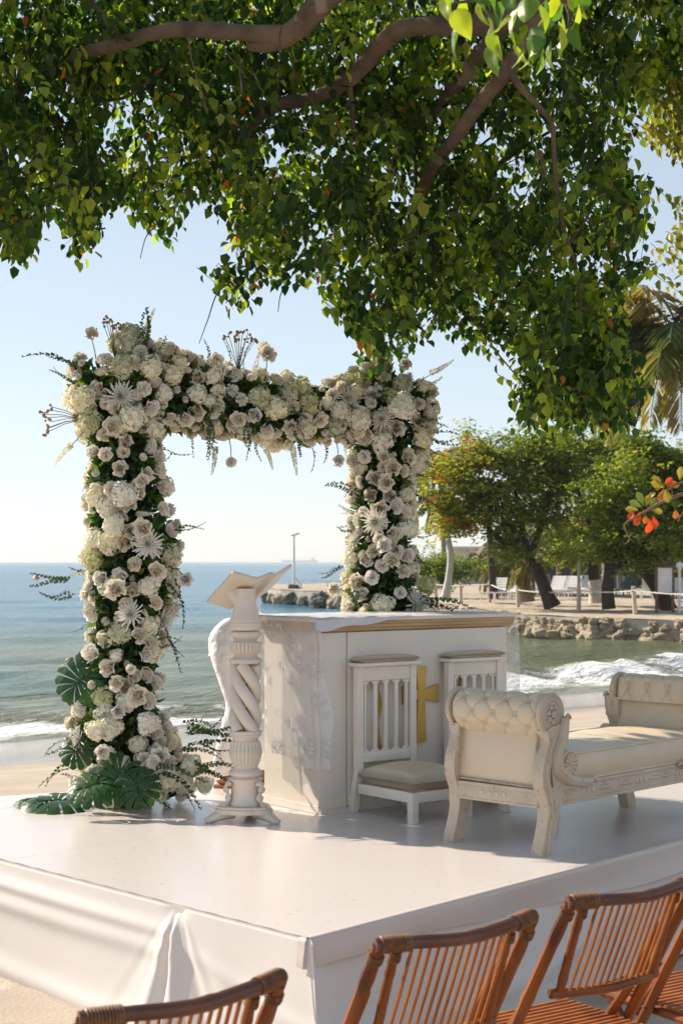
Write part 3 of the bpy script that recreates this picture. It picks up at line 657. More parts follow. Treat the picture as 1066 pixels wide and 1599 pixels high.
def cushion(name, cx, cy, z0, w_, d_, h_, m, parent, dome=.02, nx=16, r=.03):
    mb = MB()
    def pt(u, v, top):
        sx = (u-.5)*2; sy = (v-.5)*2; e = (1-abs(sx)**6)*(1-abs(sy)**6)
        z = z0+(h_*.5 if top else h_*.5)+(1 if top else -1)*(h_*.5)*e**.35+(dome*(1-sx*sx)*(1-sy*sy) if top else 0)
        return (cx+sx*w_/2*(1-.0*e), cy+sy*d_/2, z)
    mb.grid(lambda u, v: pt(u, v, True), nx, nx); mb.grid(lambda u, v: pt(u, v, False), nx, nx)
    me = mb.mesh(name, True, 80); bm = bmesh.new(); bm.from_mesh(me); bmesh.ops.remove_doubles(bm, verts=bm.verts[:], dist=1e-4); bm.to_mesh(me); bm.free()
    return link(name, me, m, parent)
cushion('arm_pad', kw/2, .02, kh+.022, kw+.055, .095, .03, CREAM, kn, .006)
for x in (0, kw):
    mb = MB(); mb.box((x, -kd, .075), (.04, .04, .15), bev=.003); mb.build('leg', KW, kn)
mb = MB(); mb.box((kw/2, -kd, .125), (kw+.03, .03, .05), bev=.003); mb.build('seat_rail', KW, kn)
for x in (0, kw):
    mb = MB(); mb.box((x, -kd/2+.01, .125), (.03, kd-.01, .05), bev=.003); mb.build('seat_rail', KW, kn)
cushion('kneeling_cushion', kw/2, -kd/2-.005, .15, kw+.035, kd+.02, .085, CREAM, kn, .03)
k2 = copy_tree(kn); k2.location = (.095+.79*.60, 7.765+.61*.60, FL); k2['label'] = 'white prie-dieu right of the gold cross, half hidden behind the tufted bench'

# ================================================================== TUFTED BENCH
BP = mat('distressed cream carved wood', (.60, .51, .40), (.50, .41, .31), scale=8, rough=.5, bump=.35, bscale=45, bdist=.004, c3=(.40, .31, .225), wear=.62, wscale=48)
BPS = mat('smooth cream carved wood', (.66, .57, .46), (.58, .49, .38), scale=8, rough=.45)
LEA = mat('cream leather', (.68, .57, .42), (.63, .52, .375), scale=4, rough=.4, bump=.15, bscale=120, bdist=.0015, spec=.5)
PIP = mat('braided cream trim', (.56, .47, .36), (.33, .26, .18), scale=90, rough=.7)
ba = math.atan2(-.69, .725)        # short axis direction
bn = thing('tufted_bench', 'antique cream backless bench with tufted roll arms and carved wooden frame', 'bench', (.505, 7.005, FL), ba)
# local: x = short side 0..BW, y = long side 0..BL (0 = arm nearest the seats)
BW, BL = .50, 1.36
def roll_surface(Lx0, Lx1, cy, cz, r, flip):
    rows = [(-.85, .5), (.0, 0), (.85, .5), (1.7, 0), (2.5, .5)]    # angle positions of button rows
    sp = (Lx1-Lx0)/4.0; btn = []
    for a, off in rows:
        k = 0
        while True:
            x = Lx0+(k+off)*sp+sp*.0
            if x > Lx1+.001: break
            if Lx0+.02 < x < Lx1-.02: btn.append((a, x))
            k += 1
    def disp(a, x):
        dmin = 1e9; s2 = 0; near = []
        for (ba_, bx) in btn:
            q = math.hypot((a-ba_)*r, x-bx); near.append(q)
        near.sort(); d = near[0]; e = near[1]-near[0]
        dep = .024*math.exp(-(d/.017)**1.1)
        # pleats run diagonally between buttons
        al = a/.85; be = (x-Lx0)/sp*2
        p1 = abs(((be+al)/2) % 1-.5)*2; p2 = abs(((be-al)/2) % 1-.5)*2
        pl = max(math.exp(-((1-p1)/.07)**2), math.exp(-((1-p2)/.07)**2))
        return -dep-.0065*pl+.006
    def fn(u, v):
        a = -1.35+v*4.35          # from under the roll outside, over the top, down inside
        x = Lx0+u*(Lx1-Lx0); q = disp(a, x); rr = r+q
        ed = min(u, 1-u)*(Lx1-Lx0); rr -= .02*math.exp(-ed/.012)
        # a=0 : outward horizontal ; a=pi/2 : top ; then inside
        y = cy-math.cos(a)*rr; z = cz+math.sin(a)*rr
        if a > 2.2: z -= (a-2.2)*.07; y -= (a-2.2)*.02
        if a < -.7: z -= (-.7-a)*.02
        return (x, (BL-y if flip else y), z)
    btn3 = []
    for a, x in btn:
        rr = r-.014; y = cy-math.cos(a)*rr; z = cz+math.sin(a)*rr
        btn3.append((x, BL-y if flip else y, z))
    return fn, btn3
for flip in (False, True):
    my = (lambda y: BL-y) if flip else (lambda y: y)
    RC, RZ, RR = .035, .598, .083
    fn, btn = roll_surface(.015, BW-.015, RC, RZ, RR, flip)
    mb = MB(); mb.grid(fn, 90, 90); mb.build('tufted_roll', LEA, bn, angle=80)
    bme = None
    for p in btn:
        if bme is None: q = MB(); q.ball((0, 0, 0), .0085, n=8, m=5); bme = q.mesh('button')
        link('button', bme, LEA, bn, loc=p)
    # upholstered outer panel below the roll
    def panel(u, v):
        x = .03+u*(BW-.06); z = .285+v*.26; y = -.005+.03*v-.018*math.sin(v*math.pi)*math.sin(u*math.pi)-.0
        return (x, my(y), z)
    mb = MB(); mb.grid(panel, 16, 12); mb.build('end_panel', LEA, bn, angle=80)
    def ipanel(u, v): return (.02+u*(BW-.04), my(.105-.03*v), .36+v*.2)
    mb = MB(); mb.grid(ipanel, 6, 6); mb.build('inner_panel', LEA, bn)
    # S curved corner posts with feet and volutes
    for x0, x1, sgn in ((-.020, .036, -1), (BW-.036, BW+.020, 1)):
        outer = [(-.055, 0), (-.05, .03), (-.028, .09), (-.012, .15), (-.008, .2), (-.018, .245), (-.038, .29), (-.046, .345), (-.036, .40), (-.012, .45), (.0, .49), (-.02, .53)]
        inner_ = [(.03, .55), (.05, .50), (.045, .45), (.02, .40), (.008, .345), (.018, .29), (.09, .27), (.11, .24), (.085, .2), (.066, .15), (.044, .09), (.022, .03), (.014, 0)]
        poly = [tuple(p) for p in smooth_path(outer, 3)]+[tuple(p) for p in smooth_path(inner_, 3)]
        mb = MB(); mb.prism([(my(a), b_) for a, b_ in poly], x0, x1, axis='x'); mb.build('corner_post', BP, bn, angle=30)
        # fluted inner step: a raised moulding along the post
        mb = MB(); sp = smooth_path([(-.03, .0), (-.012, .09), (.004, .17), (.0, .24), (-.02, .30), (-.03, .36), (-.016, .41), (.005, .46), (.02, .5)], 4)
        xx = x1+.001 if sgn > 0 else x0-.001
        mb.tube([(xx, my(a+.012), b_) for a, b_ in sp], .007, 6); mb.build('carved_bead', BP, bn)
        # volute disc
        M_ = Matrix.Translation((BW/2+sgn*(BW/2-.012), my(RC), RZ)) @ Matrix.Rotation(R(90)*sgn, 4, 'Y')
        mb = MB(); mb.lathe([(.088, 0), (.092, .006), (.092, .018), (.084, .024), (.072, .020), (.060, .024), (.052, .020), (.047, .022), (.02, .022)], 32, M_); 
        mb.lathe([(.017, .022), (.017, .032), (.010, .036), (.002, .037)], 12, M_)
        for k in range(7):
            th = 2*math.pi*k/7; mb.ball((.031*math.cos(th), .031*math.sin(th), .026), .0135, M_, 8, 6, (1, 1, .55))
        mb.build('volute', BP, bn)
        if sgn > 0 or True:
            mb = MB()   # acanthus scroll descending from volute to rail on the outside faces
            base = [(RC+.075, RZ-.02), (RC+.06, RZ-.10), (RC+.02, RZ-.17), (RC+.03, RZ-.24), (RC+.10, RZ-.285), (RC+.19, RZ-.305), (RC+.27, RZ-.31)]
            sp = smooth_path(base, 5); n_ = len(sp)
            mb.tube([(xx, my(a), b_) for a, b_ in sp], [.030-.018*abs(i/(n_-1)-.45) for i in range(n_)], 8, flat=1)
            poly = [(RC-.02, RZ-.06), (RC+.078, RZ-.03), (RC+.075, RZ-.1), (RC+.05, RZ-.17), (RC+.07, RZ-.24), (RC+.15, RZ-.275), (RC+.27, RZ-.295), (RC+.27, RZ-.33), (RC-.0, RZ-.33), (RC-.02, RZ-.2)]
            mb.prism([(my(a), b_) for a, b_ in poly], min(x0, x1), max(x0, x1)-.0015, axis='x')
            for k in range(6):
                t = k/5; q = sp[int(t*(n_-1))]; nx_ = smooth_path([(q[0], q[1]), (q[0]+.02, q[1]+.012), (q[0]+.035, q[1]-.004)], 3)
                mb.tube([(xx+sgn*.004, my(a), b_) for a, b_ in nx_], [.008]*len(nx_), 6)
            for rr_, zz_ in ((.024, 0), (.013, 0)):
                pts = [(xx+sgn*.004, my(RC+.028+rr_*math.cos(t)), RZ-.225+rr_*math.sin(t)) for t in np.linspace(0, 5.5, 14)]
                mb.tube(pts, .006, 6)
            mb.build('acanthus_scroll', BP, bn)
            mb = MB()   # carved leaf on the knee of each leg
            for k, (a, b_, l_) in enumerate([(.02, .2, .07), (.045, .21, .06), (-.0, .19, .06), (.02, .15, .05), (.02, .11, .05)]):
                mb.ball((xx, my(a), b_), .014, None, 8, 6, (.5, .8, l_/.028))
            mb.build('knee_leaf', BP, bn)
        # bolster rosette where arm meets seat
        M_ = Matrix.Translation((BW/2+sgn*(BW/2+.004), my(.155), .375)) @ Matrix.Rotation(R(90)*sgn, 4, 'Y')
        mb = MB(); mb.lathe([(.055, -.03), (.062, 0), (.062, .012), (.055, .016), (.050, .010), (.01, .010)], 28, M_)
        for k in range(12):
            th = 2*math.pi*k/12
            mb.tube([(.010*math.cos(th), .010*math.sin(th), .012), (.048*math.cos(th), .048*math.sin(th), .013)], [.004, .010], 6, M_)
        mb.ball((0, 0, .014), .011, M_); mb.build('rosette', CREAM, bn)
    # end rail with studs, trim braid
    mb = MB(); mb.box((BW/2, my(-.0), .235), (BW-.06, .035, .075), bev=.006); mb.box((BW/2, my(-.004), .270), (BW-.06, .04, .016), bev=.004); mb.box((BW/2, my(-.002), .203), (BW-.06, .037, .012), bev=.003); mb.build('end_rail', BP, bn)
    for k in (-1, 0, 1, 2):
        q = MB(); q.ball((BW/2+k*.042-.04, my(-.018), .238), .0125, None, 10, 6, (1, .5, 1)); q.build('stud', BPS, bn)
    mb = MB(); mb.tube([(.036, my(-.004), .53), (.036, my(-.02), .42), (.034, my(-.014), .29), (BW-.034, my(-.014), .285), (BW-.036, my(-.02), .42), (BW-.036, my(-.004), .53)], .0055, 6); mb.build('braid_trim', PIP, bn)
for x, sgn in ((.008, -1), (BW-.008, 1)):
    mb = MB(); mb.box((x, BL/2, .245), (.036, BL-.1, .085), bev=.006); mb.box((x+sgn*.004, BL/2, .285), (.04, BL-.1, .018), bev=.005); mb.box((x+sgn*.003, BL/2, .208), (.038, BL-.1, .014), bev=.004); mb.build('side_rail', BP, bn)
    xx = x+sgn*.018
    for yc in (.30, .72, 1.06):
        for k in (-1, 0, 1):
            q = MB(); q.ball((xx, yc+k*.036, .248), .0125, None, 10, 6, (.5, 1, 1)); q.build('stud', BPS, bn)
        for s2 in (-1, 1): mb = MB(); mb.ball((xx, yc+s2*.12, .248), .012, None, 8, 6, (.45, 5.0, .7)); mb.ball((xx, yc+s2*.12, .262), .006, None, 8, 6, (.6, 6.0, .6)); mb.build('rail_carving', BP, bn)
# seat cushion with piped edges
def seat():
    mb = MB(); x0, x1, y0, y1, z0, z1 = -.002, BW+.002, .10, BL-.10, .295, .415; nx, ny = 14, 40
    def top(u, v):
        e = min(u, 1-u); f_ = min(v, 1-v); return (x0+u*(x1-x0), y0+v*(y1-y0), z1+.022*math.sin(u*math.pi)**.6+.003*math.sin(v*30)*math.sin(u*math.pi)+.004*mnoise.noise(Vector((u*4, v*9, 1))))
    mb.grid(top, nx, ny)
    for (xa, s_) in ((x0, -1), (x1, 1)): mb.grid(lambda u, v: (xa+s_*.012*math.sin(v*math.pi)+.002*math.sin(u*40), y0+u*(y1-y0), z0+v*(z1-z0)), ny, 6)
    for ya in (y0, y1): mb.grid(lambda u, v: (x0+u*(x1-x0), ya, z0+v*(z1-z0)), nx, 6)
    mb.build('seat_cushion', LEA, bn, angle=60)
    for z in (z1, z0+.004):
        mb = MB(); mb.tube([(x1+.002, y0, z), (x1+.002, y1, z)], .006, 8); mb.build('piping', LEA, bn); mb = MB(); mb.tube([(x0-.002, y0, z), (x0-.002, y1, z)], .006, 8); mb.build('piping', LEA, bn)
seat()

# ================================================================== BAMBOO CHAIRS
BAM = mat('orange brown bamboo', (.29, .080, .016), (.12, .032, .008), scale=6, stretch=(1, 1, .35), rough=.38, bump=.25, bscale=14, bdist=.004, c3=(.07, .022, .010), wear=.60, wscale=7, coat=.12, spec=.35)
BAMD = mat('smoked bamboo', (.16, .045, .014), (.06, .02, .010), scale=5, rough=.36, bump=.25, bscale=14, bdist=.004, coat=.3)
BAML = mat('pale bamboo slat', (.44, .15, .032), (.25, .075, .015), scale=9, stretch=(1, 1, .3), rough=.42, bump=.15, bscale=14, spec=.35)
BIND = mat('cane binding', (.10, .04, .016), (.22, .09, .03), scale=60, rough=.5, bump=.4, bscale=60, bdist=.003)
def culm(pts, r, nodes=3, n=10):
    """bamboo pole with swollen joints; pts smoothed, radius constant"""
    sp = smooth_path(pts, 8); L_ = len(sp); rad = []
    for i in range(L_):
        t = i/(L_-1)*nodes+.35; d = abs(t-round(t)); rad.append(r*(1+.16*math.exp(-(d/.045)**2)-.05*math.exp(-((d-.1)/.05)**2)))
    mb = MB(); mb.tube(sp, rad, n); return mb
def wrap(mb, a, b_, r, turns):
    a = Vector(a); b_ = Vector(b_); d = (b_-a); M_ = rot_to(d); up = [M_ @ Vector(v) for v in ((1, 0, 0), (0, 1, 0))]; pts = []
    for i in range(turns*10+1):
        t = i/(turns*10); th = t*turns*2*math.pi; pts.append(a+d*t+up[0]*math.cos(th)*r+up[1]*math.sin(th)*r)
    mb.tube(pts, .0035, 5)
chair = thing('bamboo_chair', 'slatted bamboo folding chair in front of the stage corner, middle of the row', 'chair', (0, 0, 0), 0, 'bamboo folding chairs in front of the stage')
cw_ = .45
# frame side posts run from the top rear down to the front feet
yt, yb = -.235, .27
def sidept(t): return (-.235+.505*t, .87*(1-t))
for sx in (0, 1):
    X0 = sx*cw_; bow = 0
    mb = culm([(X0, yt, .865), (X0, sidept(.33)[0]+.0, sidept(.33)[1]), (X0, sidept(.66)[0], sidept(.66)[1]), (X0, yb, 0)], .0165, 5); mb.build('side_post', BAM, chair)
    X1 = .055 if sx == 0 else cw_-.055
    mb = culm([(X1, yt+.012, .855), (X1, yt+.055, .74), (X1, yt+.105, .60)], .0125, 2); mb.build('back_post', BAM, chair)
    X2 = .028 if sx == 0 else cw_-.028
    mb = culm([(X2, -.10, .70), (X2, .0, .50), (X2, .19, .20)] if False else [(X2-.03*(1 if sx else -1)*-1*.0, yt+.10, .735), (X2, yt+.22, .54), (X2, yt+.33, .40)], .0145, 3); mb.build('brace', BAM, chair)
    X3 = .03 if sx == 0 else cw_-.03
    mb = culm([(X3, .22, .43), (X3, .02, .22), (X3, -.24, 0)], .0155, 4); mb.build('rear_leg', BAM, chair)
    mb = culm([(X3+(-.0), .24, .425), (X3, 0, .425), (X3, -.16, .42)], .015, 3); mb.build('seat_rail', BAM, chair)
mb = culm([(-.012, yt, .868), (.08, yt-.022, .868), (cw_/2, yt-.036, .862), (cw_-.08, yt-.022, .872), (cw_+.012, yt+.004, .878)], .0165, 3, 12); mb.build('top_rail', BAMD, chair)
mb = culm([(.03, yt+.112, .60), (cw_/2, yt+.085, .595), (cw_-.03, yt+.112, .60)], .0135, 3); mb.build('lower_rail', BAM, chair)
NS = 13
for i in range(NS):
    x = .082+(cw_-.164)*i/(NS-1); b_ = 1-((x-cw_/2)/(cw_/2))**2
    mb = MB(); mb.tube([(x, yt-.034*b_+.004, .858), (x, yt+.055-.03*b_, .73), (x, yt+.112-.027*b_, .60)], .0048, 6); mb.build('back_slat', BAML, chair)
for i in range(16):
    y = -.15+.385*i/15; mb = MB(); mb.tube([(.03, y, .438), (cw_-.03, y, .438)], .0085, 6, flat=1); mb.build('seat_slat', BAML, chair)
for y, z in ((.245, .425), (-.02, .20), (-.17, .42)):
    mb = culm([(.02, y, z), (cw_/2, y, z), (cw_-.02, y, z)], .013, 3); mb.build('cross_rail', BAM, chair)
mb = MB(); wrap(mb, (.0, yt-.003, .868), (.075, yt-.02, .868), .0185, 11); wrap(mb, (cw_-.065, yt-.018, .872), (cw_+.005, yt, .878), .0185, 10)
for X1 in (.055, cw_-.055): wrap(mb, (X1, yt+.015, .845), (X1, yt+.022, .82), .014, 4)
for X1 in (0, cw_): wrap(mb, (X1, yt+.012, .845), (X1, yt+.022, .825), .018, 3)
mb.build('cane_binding', BIND, chair, kind='stuff')
mb = MB()
for X0 in (0, cw_):
    mb.tube([(X0-.02, sidept(.50)[0], .435), (X0+.02, sidept(.50)[0], .435)], .006, 8)
mb.build('pivot_bolt', BIND, chair, kind='stuff')
def place_chair(o, lx, ly, ang):      # left top corner of the back at (lx, ly)
    a = R(ang); o.rotation_euler = (0, 0, a)
    o.location = Vector((lx, ly, 0))-Matrix.Rotation(a, 3, 'Z') @ Vector((0, yt, 0))
place_chair(chair, .087, 3.60, 33)
c1 = copy_tree(chair); place_chair(c1, -.496, 3.02, 36); c1['label'] = 'slatted bamboo folding chair at the bottom left, only its curved back showing'
c3 = copy_tree(chair); place_chair(c3, .592, 4.05, 34); c3['label'] = 'slatted bamboo folding chair at the lower right with crossed legs and seat visible'
c4 = copy_tree(chair); place_chair(c4, 1.04, 4.40, 33); c4['label'] = 'slatted bamboo folding chair cut off by the right edge, only post and seat corner showing'

# ================================================================== PERSON bending behind the lectern
def skin_mesh(name, verts, edges, radii, sub=2, root=0):
    me = bpy.data.meshes.new(name); me.from_pydata(verts, edges, []); ob = bpy.data.objects.new(name, me); COL.objects.link(ob)
    md = ob.modifiers.new('s', 'SKIN'); md.use_smooth_shade = True
    for i, v in enumerate(me.skin_vertices[0].data):
        r = radii[i]; v.radius = r if hasattr(r, '__len__') else (r, r); v.use_root = (i == root)
    if sub: ob.modifiers.new('u', 'SUBSURF').levels = sub; ob.modifiers['u'].render_levels = sub
    dg = bpy.context.evaluated_depsgraph_get(); dg.update(); m2 = bpy.data.meshes.new_from_object(ob.evaluated_get(dg)); m2.name = name
    bpy.data.objects.remove(ob); 
    for p in m2.polygons: p.use_smooth = True
    return m2
SKIN = mat('brown skin', (.36, .17, .09), (.32, .15, .08), scale=10, rough=.5)
WCL = mat('white cotton clothes', (.78, .76, .76), (.74, .72, .72), scale=4, rough=.85, bump=1, bscale=9, bdist=.035)
HAIR = mat('dark hair', (.02, .014, .01), rough=.6); SOLE = mat('tan leather', (.34, .15, .07), rough=.5)
pr = thing('person', 'person in white shirt and trousers bending forward behind the lectern, back turned left', 'person', (-.64, 8.68, FL))
k = .97
def j(x, y, z): return (x, y, z)
J = [j(0, .09, .83), j(.0, .0, .80), j(.075, -.02, .455), j(-.005, -.02, .10), j(.02, .18, .80), j(.14, .19, .455), j(.10, .20, .10),   # pelvis, hips, knees, ankles
     j(.13, .09, .865), j(.27, .09, .82), j(.345, .09, .76), j(.40, .09, .70),       # spine, chest, neck
     j(.31, -.06, .76), j(.30, -.10, .53), j(.37, -.07, .33), j(.31, .24, .76), j(.33, .28, .53), j(.40, .24, .34)]
Ed = [(0, 1), (1, 2), (2, 3), (0, 4), (4, 5), (5, 6), (0, 7), (7, 8), (8, 9), (9, 10), (8, 11), (11, 12), (12, 13), (8, 14), (14, 15), (15, 16)]
Rd = [.10, .085, .052, .036, .085, .052, .036, .105, .115, .06, .05, .05, .036, .024, .05, .036, .024]
body = link('body', skin_mesh('body', J, Ed, Rd), SKIN, pr)
Jt = [j(0.0, .09, .835), j(-.012, -.0, .80), j(.03, -.01, .64), j(.075, -.02, .455), j(.02, -.02, .28), j(-.012, -.02, .13), j(-.02, -.02, .07),
      j(.01, .18, .80), j(.07, .19, .64), j(.14, .19, .455), j(.11, .2, .28), j(.09, .2, .07), j(.07, .09, .86)]
Et = [(0, 1), (1, 2), (2, 3), (3, 4), (4, 5), (5, 6), (0, 7), (7, 8), (8, 9), (9, 10), (10, 11), (0, 12)]
Rt = [(.12, .12), .112, .092, .073, .064, .066, .068, .112, .092, .073, .064, .066, .115]
link('trousers', skin_mesh('trousers', Jt, Et, Rt), WCL, pr)
Js = [j(.03, .09, .885), j(.14, .09, .885), j(.27, .09, .83), j(.335, .09, .775), j(.31, -.07, .75), j(.30, -.10, .60), j(.305, -.10, .50), j(.31, .25, .75), j(.33, .28, .60), j(.335, .28, .50)]
link('shirt', skin_mesh('shirt', Js, [(0, 1), (1, 2), (2, 3), (2, 4), (4, 5), (5, 6), (2, 7), (7, 8), (8, 9)], [.118, .125, .13, .075, .065, .052, .05, .065, .052, .05]), WCL, pr)
mb = MB(); Mh = Matrix.Translation((.475, .09, .63)) @ Matrix.Rotation(R(125), 4, 'Y')
mb.ball((0, 0, 0), .088, Mh, 20, 14, (1.08, .86, 1.28)); mb.ball((.098, 0, -.012), .016, Mh, 8, 6, (1, .8, 1.5)); mb.ball((.085, 0, -.055), .012, Mh, 8, 6, (.7, 2, .5))
for s_ in (-1, 1): mb.ball((0, s_*.078, -.01), .022, Mh, 8, 6, (.7, .4, 1.3))
mb.build('head', SKIN, pr, angle=80)
for s_ in (-1, 1):
    mb = MB(); mb.ball((.086, s_*.03, .018), .010, Mh, 8, 6, (.6, 1.2, .7)); mb.build('eye', HAIR, pr)
mb = MB(); mb.ball((-.016, 0, .022), .093, Mh, 20, 14, (1.05, .92, 1.22)); mb.build('hair', HAIR, pr, angle=80)
for (x, y, z) in ((.37, -.07, .33), (.40, .24, .34)):
    vs = [(x, y, z), (x+.015, y, z-.045)]; es = [(0, 1)]; rs = [.022, .03]
    h = link('hand', skin_mesh('hand', [(x, y, z+.01), (x+.012, y, z-.03), (x+.02, y, z-.075)], [(0, 1), (1, 2)], [(.022, .018), (.036, .018), (.038, .015)]), SKIN, pr)
    for q in range(4):
        yy = y-.03+q*.02; l_ = (.07, .08, .075, .058)[q]
        mb = MB(); mb.tube([(x+.02, yy, z-.07), (x+.03, yy, z-.07-l_*.5), (x+.02, yy, z-.07-l_)], [.009, .0085, .007], 8); mb.build('finger', SKIN, h)
    mb = MB(); mb.tube([(x+.005, y-.025, z-.03), (x+.03, y-.05, z-.06), (x+.04, y-.045, z-.09)], [.011, .010, .008], 8); mb.build('thumb', SKIN, h)
for x, y in ((-.005, -.02), (.10, .20)):
    mb = MB(); mb.ball((x+.055, y, .038), .05, None, 16, 10, (2.1, .75, .62)); ft = mb.build('foot', SKIN, pr, angle=80)
    mb = MB(); mb.prism([(x-.06, y-.03), (x-.05, y+.035), (x+.1, y+.045), (x+.17, y+.02), (x+.165, y-.02), (x+.1, y-.045), (x-.04, y-.04)], 0, .018)
    mb.tube([(x+.06, y-.042, .01), (x+.055, y-.03, .062), (x+.055, y, .072), (x+.055, y+.03, .062), (x+.06, y+.044, .01)], .012, 6)
    mb.tube([(x+.10, y-.042, .01), (x+.10, y, .058), (x+.10, y+.044, .01)], .011, 6); mb.build('sandal', SOLE, ft)
# ================================================================== FLOWER ARCH
PETW = mat('ivory petals', (.74, .655, .55), (.70, .60, .49), scale=9, rough=.75, rnd=.07, transl=.2, tint=[(0, (.86, .73, .52)), (.3, (.91, .84, .70)), (1, (.93, .89, .81))], tcol=(1, .96, .86))
PETH = mat('cream hydrangea petals', (.7, .64, .47), rough=.75, rnd=.07, transl=.2, tint=[(0, (.76, .72, .42)), (.3, (.89, .84, .64)), (1, (.93, .89, .76))], tcol=(1, .98, .8))
PETG = mat('green ivory petals', (.62, .62, .36), rough=.75, rnd=.07, transl=.2, tint=[(0, (.36, .40, .14)), (.4, (.62, .61, .34)), (1, (.74, .70, .48))], tcol=(1, 1, .75))
PETM = mat('white chrysanthemum petals', (.80, .77, .70), rough=.7, rnd=.05, transl=.25, tint=[(0, (.62, .60, .36)), (.3, (.78, .745, .66)), (1, (.82, .79, .73))])
GRN = mat('dark florist leaves', (.03, .07, .02), rough=.45, transl=.22, tint=[(0, (.02, .05, .02)), (.6, (.045, .10, .03)), (1, (.09, .16, .03))], tcol=(1.6, 1.9, .7))
EUC = mat('grey green eucalyptus', (.07, .10, .07), rough=.6, transl=.15, tint=[(0, (.035, .06, .045)), (1, (.12, .16, .11))])
STEM = mat('green stem', (.10, .13, .05), (.07, .09, .04), rough=.6)
DRY = mat('dried buds', (.38, .27, .19), (.25, .17, .10), scale=30, rough=.9)
MON = mat('monstera leaf', (.018, .060, .018), (.035, .095, .024), scale=3, rough=.36, spec=.35, bump=.5, bscale=9, bdist=.012, transl=.2, tcol=(1.5, 2.0, .7), c3=(.16, .17, .04), wear=.68, wscale=7)
def petals_mesh(name, pets, m):
    """pets: list of (az, r0, z0, len, width, elev_start, elev_end, cup, tint)"""
    V = []; Q = []; T = []; nu, nv = 4, 4
    for (a, r0, z0, ln, wd, e0, e1, cup, tn) in pets:
        b = len(V); r, z = r0, z0; ca, sa_ = math.cos(a), math.sin(a)
        for jv in range(nv+1):
            t = jv/nv; e = e0+(e1-e0)*t
            if jv: r += math.cos(e)*ln/nv; z += math.sin(e)*ln/nv
            wv = wd*(math.sin(math.pi*(.12+.72*t))**.8)
            for iu in range(nu+1):
                u = iu/nu*2-1; s = u*wv; lift = cup*u*u*wv
                x = (r+lift*-math.sin(e)); zz = z+lift*math.cos(e)
                V.append((x*ca-s*sa_, x*sa_+s*ca, zz)); T.append(min(1, max(0, tn+.25*t-.1)))
        for jv in range(nv):
            for iu in range(nu):
                q = b+jv*(nu+1)+iu; Q.append((q, q+1, q+nu+2, q+nu+1))
    me = np_mesh(name, V, Q, tint=T); me.materials.append(m); return me
def rose(seed):
    rd = random.Random(seed); P = []; n = 22; op = rd.uniform(.8, 1.15)
    for i in range(n):
        t = i/(n-1); a = i*2.4+rd.uniform(-.2, .2)
        P.append((a, .002+.010*t, -.012-.008*t, .030+.014*t, .011+.019*t, 1.50-.35*t, 1.80-1.15*t**1.7*op+rd.uniform(-.1, .1), -.45+.15*t, rd.uniform(.35, .8)-.28*(1-t)))
    return petals_mesh('rose', P, PETW)
def carnation(seed):
    rd = random.Random(seed); P = []
    for i in range(60):
        t = (i+.5)/60; e = math.asin(min(1, 1-t*1.15)) if t < .95 else -.1
        a = i*2.4; P.append((a, 0, 0, rd.uniform(.030, .037), .010, e+rd.uniform(-.2, .2), e+rd.uniform(-.7, .7), rd.uniform(-.9, .9), rd.uniform(.2, .9)))
    return petals_mesh('carnation', P, PETW)
def spider(seed):
    rd = random.Random(seed); P = []
    for i in range(64):
        t = (i+.5)/64; e = 1.45-1.5*t; a = i*2.4
        P.append((a, .004, 0, .030+.042*t+rd.uniform(-.004, .004), .0042, e+.15, e+.1+rd.uniform(-.3, .2), -.6, rd.uniform(.4, .9)-.5*(1-t)))
    return petals_mesh('chrysanthemum', P, PETM)
def hydrangea(seed, m, R0=.052):
    rd = random.Random(seed); V = []; Q = []; T = []; n = 64
    for i in range(n):
        zc = 1-1.45*(i+.5)/n; a = i*2.39996; s = math.sqrt(max(0, 1-zc*zc)); nrm = Vector((s*math.cos(a), s*math.sin(a), zc))
        c = nrm*R0*rd.uniform(.9, 1.1)*(1+.12*math.sin(a*3+seed)); q = (nrm+Vector((rd.uniform(-.35, .35), rd.uniform(-.35, .35), rd.uniform(-.35, .35)))).normalized()
        Mx = rot_to(q) @ Matrix.Rotation(rd.uniform(0, 6), 4, 'Z'); tn = rd.uniform(.25, 1)
        for k in range(4):
            b = len(V); ra = Matrix.Rotation(k*math.pi/2, 4, 'Z'); l = .0155
            for p, tt in (((0, 0, 0), -.35), ((l*.62, -l*.52, .002), 0), ((l*1.05, 0, .0045), .05), ((l*.62, l*.52, .002), 0)):
                V.append(c+(Mx @ ra @ Vector(p))); T.append(min(1, max(0, tn+tt)))
            Q.append((b, b+1, b+2, b+3))
    # solid heart so that no light shows through
    b = len(V)
    me0 = MB(); me0.ball((0, 0, 0), R0*.86, None, 8, 6)
    V += [Vector(v) for v in me0.v]; T += [.1]*len(me0.v); Q += [tuple(b+i for i in f) for f in me0.f]
    me = np_mesh('hydrangea', [tuple(v) for v in V], Q, smooth=False, tint=T); me.materials.append(m); return me
def bud(seed):
    rd = random.Random(seed); P = [(i*2.4, .002, -.01, .026, .013, 1.3, 1.9-.5*i/12, -.5, rd.uniform(.5, .9)) for i in range(12)]
    return petals_mesh('rose_bud', P, PETW)
def spike(seed, m):      # drooping stock / snapdragon spike, along +Z
    rd = random.Random(seed); n = 90; P = []; D = []; ln = []
    for i in range(n):
        t = i/n; a = i*2.4; r = .016*(1-t)**.7+.002; P.append((r*math.cos(a)*.4+.03*t*t, r*math.sin(a)*.4, .02+t*.15)); D.append((math.cos(a), math.sin(a), .9)); ln.append(.017*(1-t*.6))
    me = leaf_mesh('flower_spike', P, np.array(D), unit(n), np.array(ln), np.array(ln)*.9, .1, rng.uniform(.0, .8, n)); me.materials.append(m); return me
